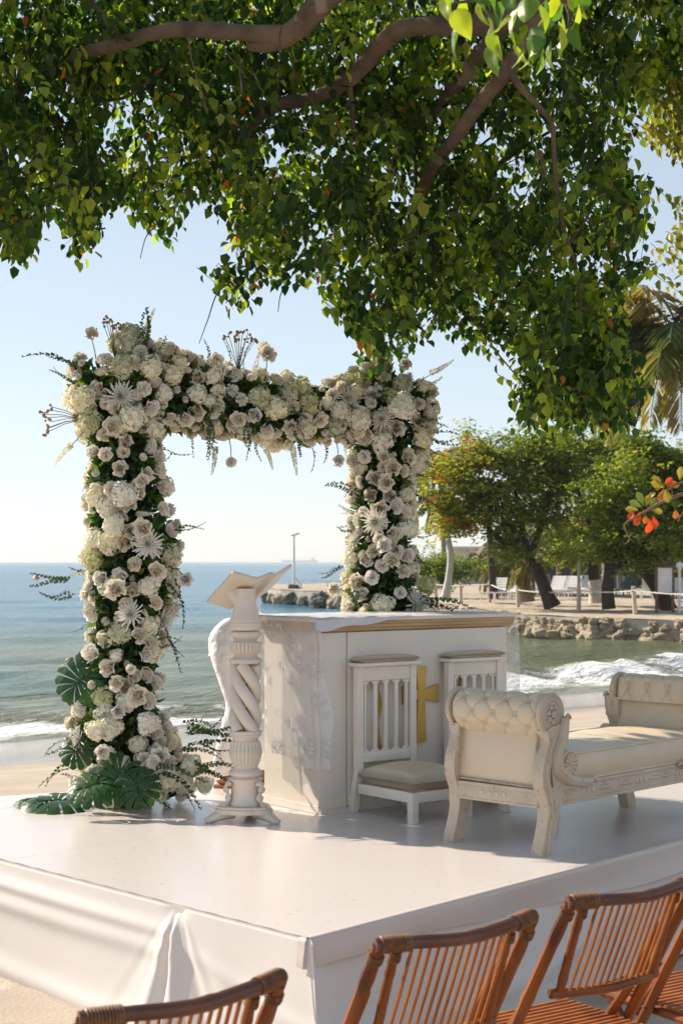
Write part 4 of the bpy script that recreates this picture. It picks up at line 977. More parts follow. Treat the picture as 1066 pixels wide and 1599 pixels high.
def sprig(seed, m, L_=.20, n=22, lw=.016, droop=.25):
    rd = random.Random(seed); P = []; D = []; tn = []; path = []
    for i in range(9): t = i/8; path.append(Vector((L_*t, .015*math.sin(t*4+seed), L_*(.18*math.sin(t*2)-droop*t*t))))
    sp = smooth_path(path, 4)
    for i in range(n):
        q = sp[int((i+2)/(n+2)*(len(sp)-1))]; s_ = 1 if i % 2 else -1; P.append(q); D.append((.55, s_*rd.uniform(.6, 1), rd.uniform(-.2, .7)))
    w_ = np.linspace(1.15, .55, n)*lw
    a = leaf_mesh('x', P, np.array(D, float), unit(n)*.5+np.array([0, 0, 1.]), w_*1.25, w_, .15, rng.uniform(0, 1, n))
    V = [tuple(v.co) for v in a.vertices]; Q = [tuple(p.vertices) for p in a.polygons]; T = [d.value for d in a.attributes['tint'].data]
    bpy.data.meshes.remove(a); mb = MB(); mb.tube([tuple(p) for p in sp], .0014, 3, cap=False); b = len(V); V += mb.v; Q += [tuple(b+i for i in f) for f in mb.f]; T += [.2]*len(mb.v)
    me = np_mesh('sprig', V, Q, smooth=False, tint=T); me.materials.append(m); return me
ROSES = [rose(i) for i in range(5)]; CARN = [carnation(i) for i in range(3)]; SPID = [spider(i) for i in range(2)]
HYD = [hydrangea(i, PETH) for i in range(4)]; HYG = [hydrangea(i+9, PETG) for i in range(2)]; BUD = [bud(1), bud(2)]
SPK = [spike(1, PETG), spike(2, PETH)]; EUS = [sprig(i, EUC) for i in range(3)]; FERN = [sprig(i+5, GRN, .24, 40, .014, .3) for i in range(2)]
KINDS = dict(rose=ROSES, carnation=CARN, chrysanthemum=SPID, hydrangea=HYD, green_hydrangea=HYG, rose_bud=BUD, flower_spike=SPK, eucalyptus_sprig=EUS, fern_sprig=FERN)
PLc = Vector((-1.125, 8.12, 0)); PRc = Vector((.235, 8.80, 0))
arch = thing('flower_arch', 'tall square arch covered in white and cream flowers with dark greenery', 'flower arch', (PLc.x, PLc.y, FL))
ORG = Vector((PLc.x, PLc.y, FL)); bd = (PRc-PLc); BLn = bd.length; bd.normalize(); bn_ = Vector((-bd.y, bd.x, 0))
def toloc(p): return p-ORG
# timber frame inside
mb = MB()
FR = mat('green florist frame', (.02, .04, .02), rough=.9)
for P0, h_ in ((PLc, 2.2), (PRc, 2.2)):
    mb.box(tuple(toloc(P0)+Vector((0, 0, h_/2+FL))), (.26, .22, h_))
mid = toloc((PLc+PRc)/2)+Vector((0, 0, 2.1+FL)); Mx = Matrix.Translation(mid) @ Matrix.Rotation(math.atan2(bd.y, bd.x), 4, 'Z'); mb.box((0, 0, 0), (BLn, .2, .2), Mx)
mb.build('frame', FR, arch, smooth=False)
# paths in photo pixels: centre x, half width by height for the two columns
def colL(z):      # z above stage -> (px centre, half px)
    py = HY-(z+FL-EYE)*F/8.12
    ks = [(520, 185, 60), (560, 195, 85), (640, 185, 80), (700, 200, 66), (760, 200, 70), (850, 212, 82), (930, 205, 76), (1000, 200, 64), (1060, 195, 70), (1130, 190, 84), (1200, 215, 100), (1260, 215, 100)]
    return np.interp(py, [k_[0] for k_ in ks], [k_[1] for k_ in ks]), np.interp(py, [k_[0] for k_ in ks], [k_[2] for k_ in ks])
def colR(z):
    py = HY-(z+FL-EYE)*F/8.80
    ks = [(590, 610, 55), (640, 612, 66), (700, 604, 62), (760, 592, 50), (850, 588, 54), (930, 590, 64), (1000, 590, 62), (1225, 590, 62)]
    return np.interp(py, [k_[0] for k_ in ks], [k_[1] for k_ in ks]), np.interp(py, [k_[0] for k_ in ks], [k_[2] for k_ in ks])
def surf_point():
    """random point on the arch surface with outward normal; weights by area"""
    q = random.random()
    if q < .70:
        left = q < .36; z = random.uniform(.04, 2.28 if left else 2.25); cxp, hw = (colL if left else colR)(z)
        P0 = PLc if left else PRc; d = P0.y; cx = (cxp-CX+(6 if not left else -2))/F*d; hwm = hw/F*d*(.76 if left else .8)
        a = random.uniform(0, 2*math.pi)
        if math.sin(a) > .25 and random.random() < .75: a = -a
        ca, sa_ = math.cos(a), math.sin(a); m_ = max(abs(ca), abs(sa_))**.35
        n = Vector((ca, sa_, random.uniform(-.25, .35))); p = Vector((cx+hwm*ca/m_, P0.y+.21*sa_/m_, FL+z))
        if z > 2.15: n.z += 1.0
        return p, n.normalized(), 'L' if left else 'R'
    t = random.random(); P0 = PLc+bd*(BLn*t); a = random.uniform(0, 2*math.pi)
    if math.sin(a) > .3 and random.random() < .7: a = -a
    ca, sa_ = math.cos(a), math.sin(a); topy = np.interp(t, [0, .1, .3, .45, .6, .75, .9, 1], [2.17, 2.15, 2.13, 2.10, 2.05, 2.07, 2.13, 2.17]); r = np.interp(t, [0, .2, .5, .65, .8, 1], [.25, .17, .155, .12, .14, .21])
    m_ = max(abs(ca), abs(sa_))**.3
    p = P0+bn_*(.2*sa_/m_)+Vector((0, 0, FL+topy-.01+r*ca/m_)); n = bn_*sa_+Vector((0, 0, ca))+bd*random.uniform(-.3, .3)
    return p, n.normalized(), 'B'
random.seed(21); pts = []; cnt = {}
def place(kind, p, n, sc, sink=0):
    me = random.choice(KINDS[kind]); nm = {'green_hydrangea': 'hydrangea', 'eucalyptus_sprig': 'eucalyptus_sprig'}.get(kind, kind)
    if cnt.get(nm, 0) >= 299: return
    cnt[nm] = cnt.get(nm, 0)+1
    if 'sprig' in kind or kind == 'flower_spike':
        M_ = (Vector(n)).to_track_quat('X' if 'sprig' in kind else 'Z', 'Y')
    else: M_ = (Vector(n)).to_track_quat('Z', 'Y')
    M_ = M_.to_matrix() @ Matrix.Rotation(random.uniform(0, 6.28), 3, 'Z') if 'sprig' not in kind else M_.to_matrix() @ Matrix.Rotation(random.uniform(0, 6.28), 3, 'X')
    link(nm, me, None, arch, loc=toloc(Vector(p)-Vector(n)*sink), rot=M_.to_euler(), scl=sc)
tries = 0
while tries < 60000 and len(pts) < 640:
    tries += 1; p, n, w_ = surf_point()
    bz = p.z-FL
    big = random.random() < .30
    r = random.uniform(.052, .070) if big else random.uniform(.034, .050)
    dens = 1.0
    if w_ in 'LR' and bz < 2.0: dens = .88 if mnoise.noise(Vector((p.x*4.5+n.x, p.z*3.2, 4.2 if w_ == 'L' else 9))) > -.2 else .3
    if bz < .2: dens *= .8
    if random.random() > dens: continue
    if any((p-q).length < (r+s)*.69 for q, s in pts): continue
    pts.append((p, r))
    nn = (n+Vector((random.uniform(-.3, .3), random.uniform(-.3, .3), random.uniform(-.2, .3)))).normalized(); out = random.uniform(-.02, .03)
    if big:
        place('green_hydrangea' if (random.random() < (.42 if bz > 1.9 else .22)) else 'hydrangea', p+nn*(out*.5+(random.uniform(.02, .07) if random.random() < .12 else 0)), nn, r/.060)
    else:
        q = random.random()
        if q < .52: place('rose', p+nn*(.012+out), nn, r/.038)
        elif q < .72: place('carnation', p+nn*(.01+out), nn, r/.036)
        elif q < .82: place('rose_bud', p+nn*(.03+out), nn, r/.034)
        elif q < .838: place('chrysanthemum', p+nn*(.03+out), nn, r/.036)
        elif q < .89: place('flower_spike', p-nn*.02, nn, random.uniform(.7, 1.0))
        else: place('hydrangea', p, nn, r/.056)
    if r < .06 and random.random() < .16: place('eucalyptus_sprig', p, (n+Vector((0, 0, random.uniform(-.8, .4)))).normalized(), random.uniform(.6, 1.05))
# named big blooms the photograph shows, front side
def at_px(px, py, d): return PX(px, py, d)
for (kind, px, py, d, s_) in [('chrysanthemum', 188, 620, 7.86, 1.25), ('chrysanthemum', 232, 850, 7.84, 1.25), ('chrysanthemum', 205, 960, 7.84, 1.1), ('chrysanthemum', 585, 815, 8.52, 1.15), ('rose', 116, 575, 8.0, .8), ('chrysanthemum', 596, 655, 8.52, 1.0),
        ('green_hydrangea', 200, 537, 8.0, 1.05), ('green_hydrangea', 205, 520, 8.1, .9), ('green_hydrangea', 190, 573, 7.9, 1.1), ('hydrangea', 130, 625, 7.9, 1.25), ('hydrangea', 235, 573, 7.95, 1.1), ('hydrangea', 208, 652, 7.85, 1.15), ('hydrangea', 195, 772, 7.85, 1.15), ('hydrangea', 180, 820, 7.85, .95),
        ('rose', 223, 826, 7.82, 1.25), ('rose', 222, 751, 7.82, .95), ('rose', 180, 920, 7.82, 1.35), ('rose', 215, 1087, 7.82, 1.35), ('rose', 182, 1067, 7.82, .95), ('rose', 185, 1111, 7.82, .9), ('rose', 176, 666, 7.84, 1.25), ('rose', 143, 521, 8.0, .9), ('rose', 266, 545, 8.0, 1.0), ('rose', 290, 905, 7.9, 1.0),
        ('rose', 337, 562, 8.2, 1.0), ('rose', 372, 655, 8.1, 1.1), ('rose', 418, 553, 8.3, 1.1), ('rose', 412, 545, 8.35, .9), ('carnation', 361, 722, 8.2, .85), ('rose', 599, 852, 8.5, 1.1), ('rose', 612, 875, 8.5, 1.15), ('rose', 632, 569, 8.7, .85), ('rose', 676, 613, 8.7, .85), ('rose', 669, 633, 8.7, .8), ('rose', 521, 920, 8.6, 1.0), ('hydrangea', 560, 655, 8.5, 1.25), ('hydrangea', 628, 635, 8.5, 1.3), ('rose', 528, 720, 8.6, .8), ('carnation', 205, 1045, 7.82, .8), ('hydrangea', 172, 1135, 7.86, 1.1), ('hydrangea', 232, 1130, 7.84, 1.0), ('carnation', 226, 1185, 7.8, 1.1), ('hydrangea', 285, 1222, 7.85, 1.0), ('carnation', 275, 1220, 7.75, .9), ('hydrangea', 120, 1225, 7.85, .8), ('rose', 145, 1205, 7.8, 1.0), ('hydrangea', 300, 1195, 7.85, .9), ('hydrangea', 262, 1215, 7.75, 1.0), ('hydrangea', 320, 1225, 7.9, .8), ('rose', 250, 1180, 7.75, 1.1), ('hydrangea', 150, 1140, 7.8, .9), ('carnation', 240, 1190, 7.72, 1.1), ('hydrangea', 250, 1240, 7.75, .7), ('rose', 160, 1175, 7.7, .9), ('green_hydrangea', 540, 600, 8.6, 1.1), ('green_hydrangea', 470, 605, 8.4, 1.0)]:
    n = Vector((random.uniform(-.3, .3), -1, random.uniform(-.1, .45))).normalized(); place(kind, at_px(px, py, d), n, s_)
for (px, py, d, dx, dz) in [(118, 690, 8.0, -.8, -.7), (335, 690, 8.2, .1, -1), (412, 695, 8.3, .5, -1), (455, 690, 8.4, .2, -1), (665, 585, 8.7, 1, .35), (395, 600, 8.2, .1, 1), (225, 530, 8.1, .25, 1), (590, 580, 8.6, 0, 1), (580, 560, 8.6, -.1, 1)]:
    place('flower_spike', at_px(px, py, d), Vector((dx, -.2, dz)).normalized(), random.uniform(.8, 1.1))
for (px, py, d, dx, dy, dz, s_) in [(275, 832, 8.0, 1, -.3, .1, .9), (115, 905, 8.0, -1, -.2, .0, .9), (115, 922, 8.0, -1, -.2, -.12, .9), (262, 905, 8.0, .5, -.3, -1, 1.1), (262, 985, 7.95, .6, -.3, -1, 1.1), (250, 1000, 7.9, 1, -.3, .2, .7), (290, 1130, 7.9, 1, -.4, .05, 1.1), (280, 1170, 7.85, 1, -.5, -.2, 1.1), (310, 1195, 7.8, 1, -.4, -.3, 1.0), (120, 1150, 8, -1, -.3, -.5, 1), (560, 770, 8.6, -1, -.2, .15, 1.1), (655, 670, 8.7, 1, -.2, -.05, 1.1), (650, 700, 8.7, .8, -.2, -.7, .9), (640, 735, 8.7, .9, -.3, -.2, .7), (640, 860, 8.7, .9, -.3, -.5, .9), (645, 930, 8.7, 1, -.3, -.35, 1.2), (530, 880, 8.6, -1, -.2, -.3, .7), (130, 605, 8.0, -1, -.2, .35, .7), (330, 650, 8.1, .1, -.3, -1, .9), (385, 665, 8.2, .2, -.3, -1, 1.0), (440, 665, 8.3, .7, -.3, -.8, 1.0)]:
    for r_ in range(2):
        v = Vector((dx, dy, dz+random.uniform(-.2, .2))).normalized(); place(random.choice(['eucalyptus_sprig', 'eucalyptus_sprig', 'fern_sprig']), at_px(px+random.uniform(-8, 8), py+random.uniform(-8, 8), d), v, s_*random.uniform(.8, 1.1))
for (px, py, d, dx, dz) in [(230, 1215, 7.7, .2, -.3), (300, 1200, 7.7, 1, .1), (295, 1150, 7.8, 1, .1), (255, 1200, 7.7, .6, -.4), (130, 1190, 7.9, -1, -.5), (310, 1160, 7.8, 1, -.1), (220, 560, 8, .3, 1), (130, 585, 8, -1, .3)]:
    for r_ in range(2): place('fern_sprig', at_px(px+random.uniform(-10, 10), py+random.uniform(-10, 10), d), Vector((dx, -.4, dz+random.uniform(-.2, .3))).normalized(), random.uniform(.9, 1.3))
for (x0, y0, x1, y1, d) in [(358, 685, 361, 716, 8.2), (525, 690, 528, 716, 8.6), (150, 560, 143, 528, 8.0), (240, 575, 264, 550, 8.0), (125, 600, 112, 580, 8.0), (335, 590, 337, 566, 8.2), (415, 580, 416, 556, 8.3), (140, 660, 108, 700, 8.0), (650, 600, 674, 616, 8.7), (645, 620, 667, 635, 8.7), (610, 600, 632, 573, 8.7), (330, 670, 322, 715, 8.2), (270, 880, 290, 903, 7.9), (545, 905, 523, 918, 8.6), (640, 600, 672, 585, 8.7)]:
    mb = MB(); a_, b_ = toloc(at_px(x0, y0, d)), toloc(at_px(x1, y1, d)); mb.tube([a_, a_.lerp(b_, .5)+Vector((.004, 0, -.004)), b_], [.003, .0026, .002], 6); mb.build('flower_stem', STEM, arch)
# dry flower stems standing out of the top
def drystems(px, py, d, spreadpx, hpx, n, lean=0, horiz=False):
    base = at_px(px, py, d); k_ = d/F; mbs = MB(); mbb = MB()
    for i in range(n):
        u = (i/(n-1)-.5)*2+random.uniform(-.1, .1); h_ = hpx*k_*random.uniform(.8, 1.05)
        if horiz: tip = base+Vector((-h_, random.uniform(-.05, .05), u*spreadpx*k_+lean*k_))
        else: tip = base+Vector(((u*spreadpx+lean)*k_, random.uniform(-.06, .06), h_))
        mbs.tube([toloc(base), toloc(base.lerp(tip, .5)+Vector((0, 0, .01))), toloc(tip)], .0018, 4)
        for q in range(3):
            c = tip+Vector((random.uniform(-.014, .014), random.uniform(-.014, .014), random.uniform(-.02, .015))); mbb.ball(tuple(toloc(c)), random.uniform(.006, .0095), None, 6, 4)
    s_ = mbs.build('dry_stems', STEM, arch, kind='stuff'); mbb.build('seed_heads', DRY, s_, kind='stuff')
drystems(180, 560, 8.1, 16, 62, 9, -2); drystems(372, 580, 8.25, 24, 60, 10, 4); drystems(130, 655, 8.0, 22, 62, 8, 0, True)
# dark green filler leaves
n = 15000; P = []; Dn = []
for i in range(n):
    p, nn, w_ = surf_point(); p = p-nn*random.uniform(.02, .10); P.append(tuple(toloc(p))); Dn.append(tuple(nn+Vector((random.uniform(-1.3, 1.3), random.uniform(-1.3, 1.3), random.uniform(-1.3, 1.1)))))
ln = rng.uniform(.025, .06, n)
me = leaf_mesh('greenery', P, np.array(Dn), unit(n), ln, ln*rng.uniform(.35, .6, n), .15, rng.uniform(0, 1, n)**1.6); link('greenery', me, GRN, arch, kind='stuff')
GRN2 = mat('fresh green florist leaves', (.06, .12, .03), rough=.45, transl=.3, tint=[(0, (.03, .075, .02)), (.5, (.07, .135, .03)), (1, (.16, .22, .05))], tcol=(1.6, 1.9, .7))
n = 2600; P = []; Dn = []      # larger leaves standing proud
for i in range(n):
    p, nn, w_ = surf_point(); P.append(tuple(toloc(p-nn*.045))); Dn.append(tuple(nn+Vector((random.uniform(-.9, .9), random.uniform(-.9, .9), random.uniform(-.9, .7)))))
ln = rng.uniform(.055, .10, n)
me = leaf_mesh('greenery', P, np.array(Dn), unit(n), ln, ln*.42, .12, rng.uniform(0, 1, n)); link('greenery', me, GRN2, arch, kind='stuff')
# monstera leaves: split blades with depth
def monstera(seed):
    rd = random.Random(seed); mb = MB(); nl_ = 7
    def rim(a):     # heart outline, a in 0..pi from tip to base
        return 1.0*(1-.32*(a/math.pi)**2)*(1+.12*math.sin(a))
    for s_ in (-1, 1):
        for k in range(nl_):
            a0 = math.pi*.93*k/nl_; a1 = math.pi*.93*(k+.80)/nl_; am = (a0+a1)/2
            q0 = (.75-1.05*(k/nl_)); q1 = (.75-1.05*((k+1)/nl_))
            if k == 0: q0 = 1.0
            pts = []
            for a, f_ in ((a0, .985), (am, 1.03), (a1, .93)):
                r = rim(a)*f_*.5; pts.append((r*math.cos(a), s_*r*math.sin(a)*.92))
            root0 = (q0*.28, 0); root1 = (q1*.28, 0)
            nseg = 5; rows = []
            for i in range(nseg+1):
                t = i/nseg; row = []
                for p in pts:
                    w_ = t; cx_ = (root0[0]+root1[0])/2
                    rx = root0[0] if p is pts[0] else (root1[0] if p is pts[2] else cx_)
                    x = rx+(p[0]-rx)*w_; y = p[1]*w_
                    z = .05*math.sin(t*2.2)-.10*t*t+.012*math.sin(k*2+seed)-.12*x*x
                    row.append((x, y, z))
                rows.append(row)
            vs = [v for r in rows for v in r]; fs = [(i*3+c, i*3+c+1, (i+1)*3+c+1, (i+1)*3+c) for i in range(nseg) for c in range(2)]
            mb.add(vs, fs)
    mb.tube([(-.35, 0, -.05), (-.1, 0, .0), (.2, 0, 0.012), (.48, 0, -.03)], [.012, .012, .008, .003], 5)
    return mb.mesh('monstera_leaf', True, 60)
MM = [monstera(1), monstera(4)]
for (px, py, d, fx, fy, fz, ux, uy, uz, s_) in [
        (128, 1058, 7.95, -.55, -.1, -.8, -.2, -1, .3, .30), (150, 1040, 8.0, .3, 0, 1, -.3, -1, .2, .26), (125, 1168, 7.9, -.8, -.3, -.7, -.2, -1, .5, .22),
        (185, 1210, 7.66, -.45, -.35, -.8, -.1, -1, .45, .31), (215, 1225, 7.62, .15, -.3, -.9, .1, -1, .4, .24), (95, 1250, 7.9, -1, -.15, -.03, 0, -.15, 1, .40), (65, 1250, 8.0, -1, .1, -.02, .1, -.1, 1, .28),
        (150, 1225, 7.62, -1, -.3, -.35, -.1, -.6, 1, .30)]:
    f_ = Vector((fx, fy, fz)).normalized(); u_ = Vector((ux, uy, uz)); u_ = (u_-f_*u_.dot(f_)).normalized(); y_ = u_.cross(f_)
    M_ = Matrix((f_, y_, u_)).transposed(); p = at_px(px, py, d); p.z = max(p.z, FL+.03)
    link('monstera_leaf', random.choice(MM), MON, arch, loc=toloc(p), rot=M_.to_euler(), scl=s_)
# ================================================================== OVERHANGING TREE
BARK = mat('brown bark', (.15, .10, .062), (.07, .048, .032), scale=9, rough=.9, bump=.8, bscale=22, bdist=.015, stretch=(1, 1, 1), c3=(.22, .17, .13), wear=.62, wscale=6)
LEAF = mat('broad green leaves', (.06, .11, .02), rough=.4, transl=.56, spec=.35, tint=[(0, (.010, .030, .010)), (.25, (.028, .065, .014)), (.55, (.12, .18, .026)), (.8, (.30, .34, .05)), (.985, (.24, .24, .03)), (1, (.42, .12, .02))], tcol=(2.3, 2.5, .9))  # widened tints also stand for the crown's dark interior and sunlit leaves
tree = thing('shade_tree', 'large leafy tree overhanging the stage, its limbs crossing the top of the picture', 'tree', (2.7, 3.4, 0))
TO = Vector((2.7, 3.4, 0))
def br(pts, rads, name='branch', n=10, k=5, parent=None):
    P = [tuple(PX(a, b, d)-TO) if len(q) == 3 and q[2] is not None else q for q in pts for (a, b, d) in [q]]
    full = smooth_path([(*p, r) for p, r in zip(P, rads)], k); mb = MB()
    pp = [Vector(f_[:3])+Vector((mnoise.noise(Vector(f_[:3])*2.1), mnoise.noise(Vector(f_[:3])*2.1+Vector((5, 0, 0))), mnoise.noise(Vector(f_[:3])*2.1+Vector((0, 5, 0)))))*.035*min(1, f_[3]/.03) for f_ in full]
    mb.tube(pp, [max(.002, f_[3]*(1+.1*mnoise.noise(Vector(f_[:3])*6))) for f_ in full], n); return mb.build(name, BARK, parent or tree, angle=90)
# trunk and main limb, from world points
mb = MB(); tp = smooth_path([(0, 0, -.1, .30), (.02, .05, .5, .25), (-.1, .1, 1.6, .22), (-.2, .3, 2.8, .20), (-.5, .8, 3.6, .17), (-1.0, 2.0, 4.35, .14), (-1.5, 3.2, 4.75, .125), (-1.85, 3.9, 4.62, .11)], 6)
mb.tube([t[:3] for t in tp], [t[3]*(1+.12*mnoise.noise(Vector(t[:3])*3)) for t in tp], 14); mb.build('trunk', BARK, tree, angle=90)
g = [(860, -95, 7.3), (815, -10, 7.3), (770, 38, 7.25)]
br(g+[(690, 42, 7.3), (640, 42, 7.4), (600, 58, 7.5), (545, 120, 7.7), (490, 155, 7.9), (425, 172, 8.0), (380, 215, 8.1), (335, 245, 8.2)], [.10, .08, .054, .046, .044, .044, .040, .036, .032, .019, .01])
br([(820, -100, 7.2), (700, -90, 7.1), (600, -60, 7.0), (520, -10, 7.0), (470, 38, 7.1), (420, 66, 7.2), (385, 72, 7.25)], [.10, .085, .07, .056, .052, .044, .026])
br([(440, 55, 7.15), (390, 52, 7.2), (340, 50, 7.2), (285, 44, 7.2), (240, 52, 7.25), (190, 68, 7.3), (135, 82, 7.4), (80, 106, 7.5), (30, 150, 7.6)], [.05, .038, .036, .036, .034, .034, .03, .022, .012])
br([(830, -30, 7.3), (815, 60, 7.35), (795, 108, 7.4), (752, 152, 7.5), (718, 196, 7.6), (678, 252, 7.9), (660, 300, 8.3), (656, 350, 8.6), (690, 430, 8.8), (725, 490, 8.7), (768, 520, 8.6)], [.07, .045, .036, .036, .034, .032, .03, .022, .017, .013, .006])
br([(790, 20, 7.7), (760, 70, 7.75), (735, 105, 7.8), (700, 150, 7.9), (672, 185, 8.0)], [.06, .045, .042, .036, .02])
br([(785, 95, 7.4), (815, 140, 7.4), (850, 175, 7.5), (864, 200, 7.55), (868, 270, 7.6), (878, 350, 7.7), (900, 420, 7.8), (905, 480, 7.9)], [.02, .016, .014, .012, .011, .009, .007, .004])
br([(120, -30, 7.6), (150, 10, 7.5), (165, 30, 7.4), (180, 55, 7.3)], [.012, .014, .015, .018]); br([(200, -20, 7.4), (160, -5, 7.4), (120, 0, 7.4)], [.014, .012, .006])
br([(545, 125, 7.7), (550, 160, 7.75), (552, 200, 7.8), (560, 235, 7.85)], [.016, .014, .012, .006]); br([(100, 260, 7.8), (110, 190, 7.8), (150, 160, 7.8), (200, 150, 7.75), (250, 110, 7.5)], [.005, .007, .008, .009, .012])
# crown: twigs full of leaves, spread through a thick volume whose lower edge hangs as the photograph shows
outline = [(-260, -520), (1500, -520), (1500, 60), (1140, 90), (1060, 70), (1035, 130), (1000, 160), (985, 190), (988, 245), (1010, 290), (1022, 330), (1008, 365), (1026, 400), (1012, 440), (995, 470), (985, 520), (990, 560), (985, 590), (1000, 625), (992, 662), (962, 672), (938, 640), (915, 612), (900, 632), (905, 655), (875, 672), (838, 666), (808, 640), (806, 618), (838, 602), (822, 560), (800, 512), (782, 540), (768, 556), (735, 545), (700, 520), (668, 520), (640, 538), (622, 572), (600, 578), (570, 552), (548, 530), (525, 480), (500, 455), (470, 440), (440, 428), (400, 452), (372, 470), (345, 468), (350, 448), (392, 430), (410, 408), (392, 380), (372, 388), (352, 352), (338, 322), (300, 312), (282, 320), (268, 368), (246, 392), (232, 356), (205, 322), (178, 312), (158, 338), (136, 392), (118, 398), (96, 366), (70, 340), (40, 392), (0, 404), (-60, 420), (-260, 380)]
outline = [(x-(20 if (x > 930 and y > 200) else 0)+(10 if 500 < x < 840 and y > 430 and x < 600 else 0), y-(12 if y > 300 else 0)) for x, y in outline]
gaps = [(145, 12, 30, 28, .95), (212, 225, 34, 50, .95), (205, 178, 28, 30, .95), (60, 330, 18, 20, .7), (250, 190, 14, 12, .8), (160, 300, 18, 22, .7), (135, 130, 16, 12, .6), (300, 260, 16, 12, .6), (400, 330, 20, 14, .5), (330, 120, 16, 10, .6), (560, 60, 14, 12, .7), (700, 250, 12, 16, .5), (930, 150, 16, 14, .5), (770, 330, 16, 12, .5), (520, 290, 14, 12, .6), (825, 222, 30, 34, .8), (800, 240, 22, 22, .8), (470, 80, 30, 14, .4), (600, 30, 20, 14, .6), (505, 160, 16, 10, .7), (100, 315, 26, 26, .55), (560, 130, 14, 10, .5), (1020, 60, 20, 20, .5), (750, 400, 12, 12, .7), (610, 225, 10, 12, .6), (270, 130, 18, 12, .5), (440, 215, 18, 12, .5), (325, 205, 24, 18, .5), (90, 300, 20, 14, .6), (690, 130, 12, 14, .5), (820, 300, 12, 16, .6)]
def crown(npts, poly, dfun, gaps, seed, yfree=-30, thick=1.0):
    rd = np.random.default_rng(seed); out = []; poly = np.array(poly, float); lo = poly.min(0); hi = poly.max(0)
    while len(out) < npts:
        m = 20000; x = rd.uniform(lo[0], hi[0], m); y = rd.uniform(lo[1], hi[1], m); ok = in_poly(x, y, poly)
        k_ = np.ones(m)
        for gx, gy, rx, ry, a in gaps: k_ *= 1-a*np.exp(-((x-gx)/rx)**2-((y-gy)/ry)**2)
        k_ *= np.where(y < yfree, .25, 1); ok &= rd.uniform(0, 1, m) < k_
        x, y = x[ok], y[ok]; d = dfun(x, y, rd)
        cl = np.array([mnoise.noise(Vector((a/55, b/55, c*1.3))) for a, b, c in zip(x[:4000], y[:4000], d[:4000])]); x, y, d = x[:4000], y[:4000], d[:4000]
        ok = cl > -.02+.14*(rd.uniform(0, 1, len(cl))-.5)-.5*(y < yfree)
        out += list(zip(x[ok], y[ok], d[ok]))
    return np.array(out[:npts])
def dmain(x, y, rd):
    th = np.interp(x, [-200, 300, 600, 900, 1100], [2.0, 2.2, 2.8, 2.6, 2.2]); c = np.interp(x, [-200, 300, 700, 1000], [7.55, 8.25, 8.8, 8.6])
    return c+th*(rd.beta(1.6, 1.6, len(x))-.45)
C = crown(4900, outline, dmain, gaps, 5)
C = np.concatenate([C, crown(90, [(800, 520), (965, 500), (972, 590), (985, 630), (965, 675), (938, 645), (915, 620), (905, 660), (875, 680), (835, 668), (806, 640), (806, 616), (838, 602)], lambda x, y, rd: 8.2+rd.uniform(-.6, .6, len(x)), [], 31)])
def twigs(C, seed, leaf_l=(.046, .086), nleaf=(9, 15), L_=(.16, .34), droop=1.0, tb=0.0):
    rd = np.random.default_rng(seed); P = []; D = []; N_ = []; T = []; mbt = ([], []); LN = []
    for (x, y, d) in C:
        p0 = np.array(PX(x, y, d)); n = rd.integers(*nleaf); dirn = np.array([rd.normal(0, .7), rd.normal(0, .7), -droop*rd.uniform(.2, 1.2)]); dirn /= np.linalg.norm(dirn)
        l = rd.uniform(*L_); p0 = p0-dirn*l*.75; side = np.cross(dirn, rd.normal(size=3)); side /= np.linalg.norm(side); sd2 = np.cross(dirn, side); base_t = np.clip(rd.beta(1.1, 1.6)*.85+tb, 0, .9)
        end = None
        for i in range(n):
            t = (i+.5)/n; p = p0+dirn*l*t+np.array([0, 0, -.06*t*t]); a = i*2.4+rd.uniform(-.5, .5); out_ = side*math.cos(a)+sd2*math.sin(a)
            pet = .018; dd = dirn*.5+out_*.8+np.array([0, 0, -rd.uniform(.3, 1.2)]); P.append(p+out_*pet); D.append(dd); N_.append(out_*.8+np.array([rd.normal(0, .35), rd.normal(0, .35), .55]))
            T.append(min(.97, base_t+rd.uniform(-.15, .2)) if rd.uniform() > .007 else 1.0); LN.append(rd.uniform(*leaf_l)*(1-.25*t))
            end = p
        b = len(mbt[0]); q = side*.0022; r_ = sd2*.0022
        mbt[0].extend([p0+q, p0-q*.5+r_, p0-q*.5-r_, end+q*.4, end-q*.2+r_*.4, end-q*.2-r_*.4]); mbt[1].extend([(b, b+1, b+4, b+3), (b+1, b+2, b+5, b+4), (b+2, b, b+3, b+5)])
    return np.array(P), np.array(D), np.array(N_), np.array(T), np.array(LN), mbt
# slender branches reaching from the limbs into the leaf masses
bpts = np.array([tuple(ch.matrix_world.translation)+() for ch in []] or [tuple(Vector(v.co)+TO) for ch in tree.children if ch.name.startswith('branch') for v in list(ch.data.vertices)[::7]])
rsel = np.random.default_rng(4).choice(len(C), 420, replace=False); nb = 0
for i_ in rsel:
    if nb >= 130: break
    tg = np.array(PX(*C[i_])); dd = np.linalg.norm(bpts-tg, axis=1); j_ = int(dd.argmin())
    if not .35 < dd[j_] < 2.3: continue
    a_ = Vector(bpts[j_])-TO; b_ = Vector(tg)-TO; L_ = (b_-a_).length; m1 = a_.lerp(b_, .35)+Vector((random.uniform(-.1, .1), random.uniform(-.1, .1), .10*L_)); m2 = a_.lerp(b_, .72)+Vector((random.uniform(-.08, .08), random.uniform(-.08, .08), .07*L_))
    mb = MB(); r0 = .0045+.0055*L_; sp = smooth_path([tuple(a_), tuple(m1), tuple(m2), tuple(b_)], 4); mb.tube(sp, [r0*(1-.75*q/(len(sp)-1)) for q in range(len(sp))], 6); mb.build('twig', BARK, tree, angle=90); nb += 1
P, D, N_, T, LN, TW = twigs(C, 11)
